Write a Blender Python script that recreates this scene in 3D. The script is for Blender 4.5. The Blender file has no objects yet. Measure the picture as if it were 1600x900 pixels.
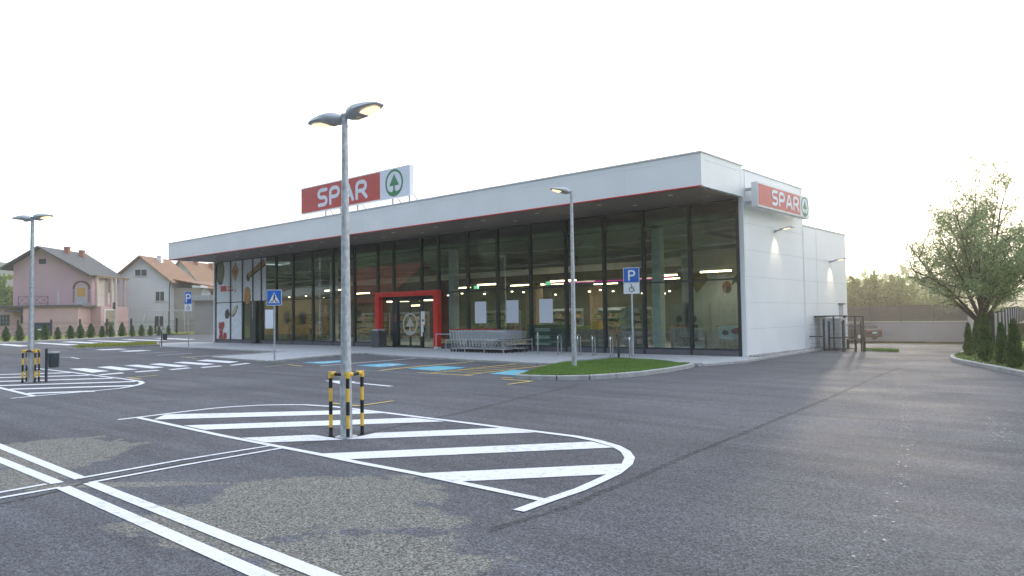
import bpy, math, random
import numpy as np
from mathutils import Vector, Matrix
random.seed(7); np.random.seed(7)
D2R = math.radians
SC = bpy.context.scene; COL = SC.collection

# ------------------------------------------------------------------ camera
F_PX, CAM_H = 1141.58, 1.65
YAW, PITCH, ROLL = -.7210, .0388, -.0141
_r = np.array([math.cos(YAW), -math.sin(YAW), 0.])
_f = np.array([math.sin(YAW)*math.cos(PITCH), math.cos(YAW)*math.cos(PITCH), math.sin(PITCH)])
_u = np.cross(_r, _f)
_R = math.cos(ROLL)*_r + math.sin(ROLL)*_u
_U = -math.sin(ROLL)*_r + math.cos(ROLL)*_u
cd = bpy.data.cameras.new('camera'); cam = bpy.data.objects.new('camera', cd); COL.objects.link(cam)
cd.sensor_width = 36; cd.lens = 36*F_PX/1600; cd.clip_end = 6000; cd.clip_start = .05
m = Matrix(((_R[0], _U[0], -_f[0], 0), (_R[1], _U[1], -_f[1], 0), (_R[2], _U[2], -_f[2], CAM_H), (0, 0, 0, 1)))
cam.matrix_world = m
SC.camera = cam

# ------------------------------------------------------------------ light
SUN_AZ, SUN_EL = D2R(15.0), D2R(6.5)      # azimuth from +Y towards -X
world = bpy.data.worlds.new('World'); SC.world = world; world.use_nodes = True
wn = world.node_tree; wn.nodes.clear()
o_ = wn.nodes.new('ShaderNodeOutputWorld'); bg = wn.nodes.new('ShaderNodeBackground')
sky = wn.nodes.new('ShaderNodeTexSky'); sky.sky_type = 'NISHITA'; sky.sun_disc = False
sky.sun_elevation = D2R(14); sky.sun_rotation = -SUN_AZ
sky.air_density = 1.0; sky.dust_density = 3.0; sky.ozone_density = 1.0
bg.inputs[1].default_value = .12
# thin bright high cloud veil, uneven, mixed over the clear sky
tc = wn.nodes.new('ShaderNodeTexCoord'); mp = wn.nodes.new('ShaderNodeMapping'); mp.inputs['Scale'].default_value = (1, 1, 3.5)
nz = wn.nodes.new('ShaderNodeTexNoise'); nz.inputs['Scale'].default_value = 2.2; nz.inputs['Detail'].default_value = 6
mr = wn.nodes.new('ShaderNodeMapRange'); mr.inputs[1].default_value = .3; mr.inputs[2].default_value = .7
mr.inputs[3].default_value = .72; mr.inputs[4].default_value = .92
mx = wn.nodes.new('ShaderNodeMix'); mx.data_type = 'RGBA'
# the veil is warm white towards the low sun and cooler away from it
dn = wn.nodes.new('ShaderNodeVectorMath'); dn.operation = 'DOT_PRODUCT'; dn.inputs[1].default_value = (-math.sin(SUN_AZ), math.cos(SUN_AZ), .12)
vr = wn.nodes.new('ShaderNodeValToRGB'); ve = vr.color_ramp.elements
ve[0].position = .0; ve[0].color = (.50, .62, .82, 1); ve[1].position = 1.; ve[1].color = (1.0, .98, .95, 1)
e3 = ve.new(.62); e3.color = (.80, .89, 1.0, 1)
dm = wn.nodes.new('ShaderNodeMapRange'); dm.inputs[1].default_value = -1; dm.inputs[2].default_value = 1
vs_ = wn.nodes.new('ShaderNodeVectorMath'); vs_.operation = 'SCALE'; vs_.inputs['Scale'].default_value = 18.
L = wn.links
L.new(tc.outputs['Generated'], dn.inputs[0]); L.new(dn.outputs['Value'], dm.inputs[0]); L.new(dm.outputs[0], vr.inputs[0]); L.new(vr.outputs[0], vs_.inputs[0]); L.new(vs_.outputs[0], mx.inputs[7])
L.new(tc.outputs['Generated'], mp.inputs[0]); L.new(mp.outputs[0], nz.inputs[0]); L.new(nz.outputs[0], mr.inputs[0])
L.new(mr.outputs[0], mx.inputs[0]); L.new(sky.outputs[0], mx.inputs[6]); L.new(mx.outputs[2], bg.inputs[0]); L.new(bg.outputs[0], o_.inputs[0])
sd = bpy.data.lights.new('sun', 'SUN'); so = bpy.data.objects.new('sun', sd); COL.objects.link(so)
sd.energy = 2.0; sd.angle = D2R(1.2); sd.color = (1, .86, .68)
sdir = Vector((-math.sin(SUN_AZ)*math.cos(SUN_EL), math.cos(SUN_AZ)*math.cos(SUN_EL), math.sin(SUN_EL)))
so.rotation_euler = sdir.to_track_quat('Z', 'Y').to_euler()
SC.view_settings.view_transform = 'Standard'; SC.view_settings.look = 'None'
SC.view_settings.exposure = 0.12; SC.view_settings.gamma = 1; SC.view_settings.use_curve_mapping = False

# ------------------------------------------------------------------ photo survey helpers
CP = np.array([0, 0, CAM_H])
def ray(px, py): return _R*((px-800)/F_PX) - _U*((py-450)/F_PX) + _f
def PL(px, py, ax, v):
    d = ray(px, py); return CP + d*((v-CP[ax])/d[ax])
def G(px, py, z=0.): return PL(px, py, 2, z)
def AT(px, py, t): return CP + ray(px, py)*t
def AG(px, t, z=0.):            # ground point under photo column px at forward distance t
    p = AT(px, 500, t); return np.array([p[0], p[1], z])
FY = 25.5                       # facade plane
X0 = -11.146                     # right side wall plane

# ------------------------------------------------------------------ materials
MATS = {}
def nt(m): return m.node_tree.nodes, m.node_tree.links
def mat(name, col, rough=.6, metal=0., var=.12, scale=6., bump=0., bscale=60., spec=.5, emit=None, estr=0., coat=0., var2=None, stretch=(1,1,1), sss=0):
    if name in MATS: return MATS[name]
    m = bpy.data.materials.new(name); m.use_nodes = True; n, l = nt(m)
    b = n['Principled BSDF']; b.inputs['Roughness'].default_value = rough; b.inputs['Metallic'].default_value = metal
    b.inputs['Specular IOR Level'].default_value = spec
    if coat: b.inputs['Coat Weight'].default_value = coat; b.inputs['Coat Roughness'].default_value = .08
    t = n.new('ShaderNodeTexCoord'); mpn = n.new('ShaderNodeMapping'); mpn.inputs['Scale'].default_value = stretch
    l.new(t.outputs['Object'], mpn.inputs[0])
    z = n.new('ShaderNodeTexNoise'); z.inputs['Scale'].default_value = scale; z.inputs['Detail'].default_value = 5
    l.new(mpn.outputs[0], z.inputs[0])
    r = n.new('ShaderNodeValToRGB'); e = r.color_ramp.elements
    e[0].position = .3; e[1].position = .7
    c2 = var2 or tuple(min(1, c*(1+var)) for c in col)
    e[0].color = (*[c*(1-var) for c in col], 1); e[1].color = (*c2, 1)
    l.new(z.outputs[0], r.inputs[0]); l.new(r.outputs[0], b.inputs['Base Color'])
    rr = n.new('ShaderNodeMapRange'); rr.inputs[3].default_value = max(0, rough-.08); rr.inputs[4].default_value = min(1, rough+.1)
    l.new(z.outputs[0], rr.inputs[0]); l.new(rr.outputs[0], b.inputs['Roughness'])
    if bump:
        z2 = n.new('ShaderNodeTexNoise'); z2.inputs['Scale'].default_value = bscale; z2.inputs['Detail'].default_value = 4
        l.new(mpn.outputs[0], z2.inputs[0])
        bp = n.new('ShaderNodeBump'); bp.inputs['Strength'].default_value = bump; bp.inputs['Distance'].default_value = .02
        l.new(z2.outputs[0], bp.inputs['Height']); l.new(bp.outputs[0], b.inputs['Normal'])
    if emit: b.inputs['Emission Color'].default_value = (*emit, 1); b.inputs['Emission Strength'].default_value = estr
    MATS[name] = m; return m

def leafmat(name, c1, c2, trans=.35):
    m = bpy.data.materials.new(name); m.use_nodes = True; n, l = nt(m); n.clear()
    out = n.new('ShaderNodeOutputMaterial'); g = n.new('ShaderNodeNewGeometry')
    t = n.new('ShaderNodeTexCoord'); z = n.new('ShaderNodeTexNoise'); z.inputs['Scale'].default_value = .9; z.inputs['Detail'].default_value = 3
    l.new(t.outputs['Object'], z.inputs[0])
    ad = n.new('ShaderNodeMath'); ad.operation = 'ADD'; l.new(g.outputs['Random Per Island'], ad.inputs[0]); l.new(z.outputs[0], ad.inputs[1])
    mr = n.new('ShaderNodeMapRange'); mr.inputs[1].default_value = .4; mr.inputs[2].default_value = 1.5; l.new(ad.outputs[0], mr.inputs[0])
    r = n.new('ShaderNodeMix'); r.data_type = 'RGBA'; r.inputs[6].default_value = (*c1, 1); r.inputs[7].default_value = (*c2, 1)
    l.new(mr.outputs[0], r.inputs[0])
    d = n.new('ShaderNodeBsdfPrincipled'); d.inputs['Roughness'].default_value = .55; tr = n.new('ShaderNodeBsdfTranslucent')
    l.new(r.outputs[2], d.inputs['Base Color']); l.new(r.outputs[2], tr.inputs[0])
    mix = n.new('ShaderNodeMixShader'); mix.inputs[0].default_value = trans
    l.new(d.outputs[0], mix.inputs[1]); l.new(tr.outputs[0], mix.inputs[2]); l.new(mix.outputs[0], out.inputs[0])
    MATS[name] = m; return m

def glassmat(name, tint, boost=1.5, add=.02, rough=0.0):
    m = bpy.data.materials.new(name); m.use_nodes = True; n, l = nt(m); n.clear()
    out = n.new('ShaderNodeOutputMaterial'); tr = n.new('ShaderNodeBsdfTransparent'); tr.inputs[0].default_value = (*tint, 1)
    gl = n.new('ShaderNodeBsdfGlossy'); gl.inputs['Roughness'].default_value = rough; gl.inputs[0].default_value = (.85, .95, .92, 1)
    # Schlick reflectance, the same from either side of the thin pane
    ge = n.new('ShaderNodeNewGeometry'); dt = n.new('ShaderNodeVectorMath'); dt.operation = 'DOT_PRODUCT'
    l.new(ge.outputs['Normal'], dt.inputs[0]); l.new(ge.outputs['Incoming'], dt.inputs[1])
    def M1(op, a, b, c=None):
        k = n.new('ShaderNodeMath'); k.operation = op
        for i, v in enumerate((a, b, c)):
            if v is None: continue
            if isinstance(v, (int, float)): k.inputs[i].default_value = v
            else: l.new(v, k.inputs[i])
        return k.outputs[0]
    frv = M1('MULTIPLY_ADD', M1('POWER', M1('SUBTRACT', 1., M1('ABSOLUTE', dt.outputs['Value'], 0.)), 5.), .96, .04)
    ma = n.new('ShaderNodeMath'); ma.operation = 'MULTIPLY_ADD'; ma.inputs[1].default_value = boost; ma.inputs[2].default_value = add; ma.use_clamp = True
    # slight waviness of float glass
    t = n.new('ShaderNodeTexCoord'); z = n.new('ShaderNodeTexNoise'); z.inputs['Scale'].default_value = .7
    bp = n.new('ShaderNodeBump'); bp.inputs['Strength'].default_value = .03; bp.inputs['Distance'].default_value = .05
    l.new(t.outputs['Object'], z.inputs[0]); l.new(z.outputs[0], bp.inputs['Height']); l.new(bp.outputs[0], gl.inputs['Normal'])
    mix = n.new('ShaderNodeMixShader'); l.new(frv, ma.inputs[0]); l.new(ma.outputs[0], mix.inputs[0])
    l.new(tr.outputs[0], mix.inputs[1]); l.new(gl.outputs[0], mix.inputs[2]); l.new(mix.outputs[0], out.inputs[0])
    MATS[name] = m; return m

# ------------------------------------------------------------------ mesh builder
ORG = {}
class MB:
    def __init__(s): s.v = []; s.f = []; s.mi = []
    def add(s, vs, fs, mi=0):
        b = len(s.v); s.v += [tuple(float(c) for c in p) for p in vs]; s.f += [tuple(i+b for i in f) for f in fs]; s.mi += [mi]*len(fs); return s
    def box(s, a, b, mi=0):
        x0, y0, z0 = [min(a[i], b[i]) for i in range(3)]; x1, y1, z1 = [max(a[i], b[i]) for i in range(3)]
        return s.add([(x0,y0,z0),(x1,y0,z0),(x1,y1,z0),(x0,y1,z0),(x0,y0,z1),(x1,y0,z1),(x1,y1,z1),(x0,y1,z1)],
              [(0,3,2,1),(4,5,6,7),(0,1,5,4),(1,2,6,5),(2,3,7,6),(3,0,4,7)], mi)
    def bar(s, p, q, w, h=None, mi=0, up=(0,0,1)):
        h = h or w; p = Vector(p); q = Vector(q); d = (q-p).normalized(); u = Vector(up)
        if abs(d.dot(u)) > .98: u = Vector((1,0,0))
        a = d.cross(u).normalized()*w/2; c = a.cross(d).normalized()*h/2
        vs = [e+sa*a+sc*c for e in (p, q) for sa, sc in ((-1,-1),(1,-1),(1,1),(-1,1))]
        return s.add(vs, [(3,2,1,0),(4,5,6,7),(0,1,5,4),(1,2,6,5),(2,3,7,6),(3,0,4,7)], mi)
    def tube(s, pts, r, n=10, mi=0, cap=True):
        pts = [Vector(p) for p in pts]; rs = r if isinstance(r, (list, tuple)) else [r]*len(pts)
        rings = []; prev = None
        for i, p in enumerate(pts):
            d = (pts[min(i+1, len(pts)-1)]-pts[max(i-1, 0)]).normalized()
            if prev is None: a = d.orthogonal().normalized()
            else:
                a = prev - d*prev.dot(d)
                a = a.normalized() if a.length > 1e-6 else d.orthogonal().normalized()
            prev = a; c = d.cross(a)
            rings.append([p + (a*math.cos(2*math.pi*k/n)+c*math.sin(2*math.pi*k/n))*rs[i] for k in range(n)])
        fs = [(i*n+k, i*n+(k+1)%n, (i+1)*n+(k+1)%n, (i+1)*n+k) for i in range(len(pts)-1) for k in range(n)]
        if cap: fs += [tuple(range(n-1, -1, -1)), tuple((len(pts)-1)*n+k for k in range(n))]
        return s.add([v for R_ in rings for v in R_], fs, mi)
    def prism(s, pts, z0, z1, mi=0):     # pts in xy counter-clockwise or not
        n = len(pts); ar = sum(pts[i][0]*pts[(i+1) % n][1]-pts[(i+1) % n][0]*pts[i][1] for i in range(n))
        if ar < 0: pts = pts[::-1]
        vs = [(p[0], p[1], z0) for p in pts]+[(p[0], p[1], z1) for p in pts]
        return s.add(vs, [tuple(range(n-1, -1, -1)), tuple(range(n, 2*n))]+[(i, (i+1) % n, n+(i+1) % n, n+i) for i in range(n)], mi)
    def sheet(s, pts, z, mi=0):
        n = len(pts); ar = sum(pts[i][0]*pts[(i+1) % n][1]-pts[(i+1) % n][0]*pts[i][1] for i in range(n))
        if ar < 0: pts = pts[::-1]
        return s.add([(p[0], p[1], z) for p in pts], [tuple(range(n))], mi)
    def poly3(s, pts, mi=0): return s.add(pts, [tuple(range(len(pts)))], mi)
    def slab(s, pts, off, mi=0):         # planar polygon extruded by vector off
        n = len(pts); off = Vector(off); a = [Vector(p) for p in pts]; b = [p+off for p in a]
        return s.add(a+b, [tuple(range(n-1, -1, -1)), tuple(range(n, 2*n))]+[(i, (i+1) % n, n+(i+1) % n, n+i) for i in range(n)], mi)
    def ribbon(s, pts, w, z=0., closed=False, mi=0, fn=None):
        P = [Vector((p[0], p[1])) for p in pts]; n = len(P); Ls = []; Rs = []
        for i in range(n):
            a = P[(i-1) % n] if (closed or i) else P[0]; b = P[(i+1) % n] if (closed or i < n-1) else P[-1]
            d = (b-a).normalized(); nn = Vector((-d.y, d.x))
            if (closed or 0 < i < n-1):
                d1 = (P[i]-a).normalized(); k = max(.5, nn.dot(Vector((-d1.y, d1.x)))); ww = w/2/k
            else: ww = w/2
            Ls.append(P[i]+nn*ww); Rs.append(P[i]-nn*ww)
        m_ = n if closed else n-1
        for i in range(m_):
            j = (i+1) % n
            s.add([(Rs[i].x, Rs[i].y, z), (Rs[j].x, Rs[j].y, z), (Ls[j].x, Ls[j].y, z), (Ls[i].x, Ls[i].y, z)], [(0,1,2,3)], mi)
        return s
    def build(s, name, mats, parent=None, world=False, smooth=False, loc=None, bevel=0):
        me = bpy.data.meshes.new(name)
        org = ORG.get(parent.name, (0,0,0)) if (parent and world) else (0,0,0)
        V = np.array(s.v, dtype=float).reshape(-1, 3) - np.array(org)
        me.from_pydata(V.tolist(), [], s.f)
        if not isinstance(mats, (list, tuple)): mats = [mats]
        for m_ in mats: me.materials.append(m_)
        if len(mats) > 1: me.polygons.foreach_set('material_index', s.mi)
        if smooth: me.polygons.foreach_set('use_smooth', [True]*len(me.polygons))
        me.update()
        o = bpy.data.objects.new(name, me); COL.objects.link(o)
        if smooth:
            try:
                me.set_sharp_from_angle(angle=D2R(40))
            except Exception: pass
        if parent: o.parent = parent; ORG[o.name] = org
        if loc is not None: o.location = loc
        if bevel:
            b = o.modifiers.new('bevel', 'BEVEL'); b.width = bevel; b.segments = 2; b.limit_method = 'ANGLE'; b.angle_limit = D2R(35)
        return o

def thing(name, label, cat, loc=(0,0,0), rz=0., group=None):
    o = bpy.data.objects.new(name, None); COL.objects.link(o); o.location = [float(c) for c in loc]; o.rotation_euler = (0, 0, rz)
    o['label'] = label; o['category'] = cat
    if group: o['group'] = group
    ORG[o.name] = tuple(float(c) for c in loc); return o
def tag(o, label, cat, group=None):
    o['label'] = label; o['category'] = cat
    if group: o['group'] = group
    return o
def struct(o): o['kind'] = 'structure'; return o
def kids(o): return [c for c in COL.objects if c.parent == o]
def dup(root, loc, rz=None, label=None, scale=None):
    def cp(o, par):
        c = o.copy(); COL.objects.link(c)
        if par: c.parent = par
        for k in KIDS.get(o.name, []): cp(k, c)
        return c
    KIDS = {}
    for o in list(COL.objects):
        if o.parent: KIDS.setdefault(o.parent.name, []).append(o)
    r = cp(root, None); r.location = [float(c) for c in loc]
    if rz is not None: r.rotation_euler = (0, 0, rz)
    if label: r['label'] = label
    if scale: r.scale = scale if isinstance(scale, tuple) else (scale,)*3
    return r
def fastmesh(name, verts, quads, mats, parent=None, tri=False, mi=None):
    k = 3 if tri else 4; me = bpy.data.meshes.new(name); nv = len(verts); nf = len(quads)
    me.vertices.add(nv); me.vertices.foreach_set('co', np.asarray(verts, dtype=np.float32).ravel())
    me.loops.add(nf*k); me.loops.foreach_set('vertex_index', np.asarray(quads, dtype=np.int32).ravel())
    me.polygons.add(nf); me.polygons.foreach_set('loop_start', np.arange(0, nf*k, k, dtype=np.int32))
    me.polygons.foreach_set('loop_total', np.full(nf, k, dtype=np.int32))
    for m_ in (mats if isinstance(mats, (list, tuple)) else [mats]): me.materials.append(m_)
    if mi is not None: me.polygons.foreach_set('material_index', mi)
    me.update(calc_edges=True); me.validate()
    o = bpy.data.objects.new(name, me); COL.objects.link(o)
    if parent: o.parent = parent; ORG[o.name] = ORG.get(parent.name, (0,0,0))
    return o
def leaves(centers, size, aspect=.45, up=0.2, rng=None, dirs=None):
    rng = rng or np.random; n = len(centers)
    a = rng.normal(size=(n, 3)) if dirs is None else dirs + rng.normal(size=(n, 3))*.5
    a[:, 2] += up; a /= np.linalg.norm(a, axis=1)[:, None]+1e-9
    b = np.cross(a, rng.normal(size=(n, 3))); b /= np.linalg.norm(b, axis=1)[:, None]+1e-9
    s = (size*(.6+.8*rng.random(n)))[:, None]
    v = np.stack([centers-a*s, centers+b*s*aspect, centers+a*s, centers-b*s*aspect], axis=1).reshape(-1, 3)
    q = np.arange(4*n).reshape(-1, 4); return v, q

# stroke outline -> flat polygons of letters, in a local 2-D frame
def stroke(mb, pts, w, fr, mi=0, cap=6):
    """fr: function (x,y)->3d point.  pts polyline drawn as a thick line with round ends and joints"""
    for (x0, y0), (x1, y1) in zip(pts[:-1], pts[1:]):
        d = math.hypot(x1-x0, y1-y0)
        if d < 1e-6: continue
        ang = math.atan2(y1-y0, x1-x0); P = []
        for k in range(cap+1):
            a = ang+math.pi/2+math.pi*k/cap; P.append((x0+math.cos(a)*w/2, y0+math.sin(a)*w/2))
        for k in range(cap+1):
            a = ang-math.pi/2+math.pi*k/cap; P.append((x1+math.cos(a)*w/2, y1+math.sin(a)*w/2))
        yield P
def arc(cx, cy, r, a0, a1, n=8): return [(cx+r*math.cos(D2R(a0+(a1-a0)*k/n)), cy+r*math.sin(D2R(a0+(a1-a0)*k/n))) for k in range(n+1)]
# glyph paths on a unit box: height 1
def glyph(c):
    r = .26
    if c == 'S': return [[(.72, 1)]+[(.26, 1)]+arc(.26, .75, .25, 90, 270)[1:]+[(.48, .5)]+arc(.48, .25, .25, 90, -90)[1:]+[(.04, 0)]], .78
    if c == 'P': return [[(0, 0), (0, .74)]+arc(.26, .74, .26, 180, 90, 5)+[(.46, 1)]+arc(.46, .71, .29, 90, -90)+[(.16, .42)]], .78
    if c == 'A': return [[(0, 0), (.36, .93), (.44, .98), (.52, .93), (.86, 0)], [(.16, .3), (.6, .3)]], .9
    if c == 'R': return [[(0, 0), (0, .74)]+arc(.26, .74, .26, 180, 90, 5)+[(.46, 1)]+arc(.46, .72, .28, 90, -90)+[(.2, .44)], [(.42, .44), (.78, 0)]], .8
def word(mb, txt, x, y, h, w, fr, depth, mi=0, gap=.3, sx=1.):
    for c in txt:
        paths, adv = glyph(c); k = 0
        for p in paths:
            pp = [(x+a*h*sx, y+b*h) for a, b in p]
            for P in stroke(mb, pp, w, fr):
                eps = .0006*(k % 7); k += 1
                n = len(P); mb.add([fr(a, b, depth+eps) for a, b in P]+[fr(a, b, 0) for a, b in P],
                    [tuple(range(n))]+[(i, n+i, n+(i+1) % n, (i+1) % n) for i in range(n)], mi)
        x += (adv+gap)*h*sx
def ring(mb, cx, cy, rx, ry, w, fr, depth, mi=0, n=40):
    o = [(cx+rx*math.cos(2*math.pi*k/n), cy+ry*math.sin(2*math.pi*k/n)) for k in range(n)]
    i_ = [(cx+(rx-w)*math.cos(2*math.pi*k/n), cy+(ry-w)*math.sin(2*math.pi*k/n)) for k in range(n)]
    for k in range(n):
        j = (k+1) % n
        mb.add([fr(*o[k], depth), fr(*o[j], depth), fr(*i_[j], depth), fr(*i_[k], depth)], [(0,1,2,3)], mi)
def emblem(mb, cx, cy, R, fr, depth, mi=0):
    ring(mb, cx, cy, R, R, R*.17, fr, depth, mi)
    # fir tree: triangle, trunk, swooping base
    mb.add([fr(cx, cy+R*.66, depth+.001), fr(cx-R*.55, cy-R*.2, depth+.001), fr(cx+R*.55, cy-R*.2, depth+.001)], [(0,1,2)], mi)
    mb.add([fr(cx-R*.09, cy-R*.19, depth+.002), fr(cx-R*.09, cy-R*.62, depth+.002), fr(cx+R*.09, cy-R*.62, depth+.002), fr(cx+R*.09, cy-R*.19, depth+.002)], [(0,1,2,3)], mi)
    pts = [(cx+R*.88*math.cos(D2R(a)), cy+R*.88*math.sin(D2R(a))) for a in range(215, 326, 10)]
    top = [(cx+R*.45, cy-R*.62), (cx+R*.22, cy-R*.66), (cx+R*.1, cy-R*.52), (cx-R*.1, cy-R*.52), (cx-R*.22, cy-R*.66), (cx-R*.45, cy-R*.62)]
    P = pts+top; n = len(P); mb.add([fr(a, b, depth+.003) for a, b in P], [tuple(range(n))], mi)
def textmesh(name, body, size, mat_, parent, loc, rot, extrude=.002):
    c = bpy.data.curves.new(name, 'FONT'); c.body = body; c.size = size; c.extrude = extrude; c.align_x = 'LEFT'
    o = bpy.data.objects.new(name, c); COL.objects.link(o)
    dg = bpy.context.evaluated_depsgraph_get(); me = bpy.data.meshes.new_from_object(o.evaluated_get(dg))
    bpy.data.objects.remove(o); me.materials.clear(); me.materials.append(mat_)
    o = bpy.data.objects.new(name, me); COL.objects.link(o); o.parent = parent; o.location = loc; o.rotation_euler = rot; return o

# ------------------------------------------------------------------ material library
M_WHITE = mat('white_panel_metal', (.80, .82, .84), .33, .0, .03, .8, spec=.6)
M_TRIM = mat('light_trim', (.74, .76, .78), .4, 0, .04, 1.)
M_JOINT = mat('panel_joint', (.60, .62, .64), .6, 0, .05, 1.)
M_SOFFIT = mat('soffit', (.15, .125, .125), .5, 0, .08, 2., bump=.1, bscale=3)
M_RED = mat('red_paint', (.62, .022, .02), .35, 0, .08, 3.)
M_SIGNRED = mat('sign_red', (.50, .06, .055), .35, 0, .04, 3.)
M_SIGNWHITE = mat('sign_white', (.70, .74, .84), .35, 0, .02, 3.)
M_GREEN = mat('sign_green', (.03, .22, .09), .4, 0, .05, 3.)
M_DARK = mat('anthracite_frame', (.016, .028, .034), .4, 0, .1, 5.)
M_PLINTH = mat('plinth_grey', (.10, .105, .125), .6, 0, .08, 2.)
M_GALV = mat('galvanised_steel', (.42, .45, .48), .5, .55, .22, 22., var2=(.6, .63, .66), stretch=(1, 1, .5))
M_LAMP = mat('lamp_housing', (.44, .47, .50), .45, .3, .06, 8.)
M_LENS = mat('lit_lens', (1, .9, .7), .3, 0, 0, 1., emit=(1, .74, .42), estr=1.25)
M_YEL = mat('yellow_plastic', (.72, .46, .055), .5, 0, .12, 14.)
M_BLK = mat('black_plastic', (.012, .012, .014), .45, 0, .2, 14.)
M_CONC = mat('pavement_concrete', (.36, .38, .415), .8, 0, .10, 3.5, bump=.25, bscale=80)
M_KERB = mat('kerb_concrete', (.34, .345, .35), .85, 0, .18, 5., bump=.4, bscale=60)
M_BLUE = mat('sign_blue', (.008, .12, .48), .35, 0, .06, 6.)
M_PLATE = mat('sign_plate_white', (.72, .74, .78), .4, 0, .04, 6.)
M_BACK = mat('sign_back_grey', (.4, .42, .45), .5, .3, .06, 6.)
M_BIN = mat('bin_dark_grey', (.045, .06, .07), .45, .2, .15, 8.)
M_CHROME = mat('polished_steel', (.6, .62, .64), .22, 1., .06, 12.)
M_WIRE = mat('cart_wire', (.60, .63, .67), .35, .5, .1, 20.)
M_BLUEPAINT = mat('bay_blue_paint', (.10, .42, .62), .7, 0, .18, 5.)
GLASS = glassmat('facade_glass', (.76, .84, .83), 1.5, .025)
GLASS2 = glassmat('window_glass', (.12, .15, .17), 1.6, .05)
M_BARK = mat('bark', (.10, .08, .06), .9, 0, .35, 14., bump=.6, bscale=25)
L_TREE = leafmat('willow_leaf', (.14, .22, .09), (.32, .42, .19), .55)
L_THUJA = leafmat('thuja_leaf', (.03, .085, .025), (.13, .23, .06), .4)
L_FAR = leafmat('far_leaf', (.13, .21, .04), (.32, .40, .09), .55)
L_GRASS = leafmat('grass_blade', (.10, .19, .04), (.20, .33, .075), .45)
L_LAWN = mat('lawn_grass', (.14, .17, .03), .9, 0, .3, 1.2, bump=.8, bscale=30, var2=(.30, .32, .06))
M_FIELD = mat('field_grass', (.12, .15, .055), .95, 0, .3, .35, bump=.6, bscale=6, var2=(.24, .22, .11))

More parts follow.
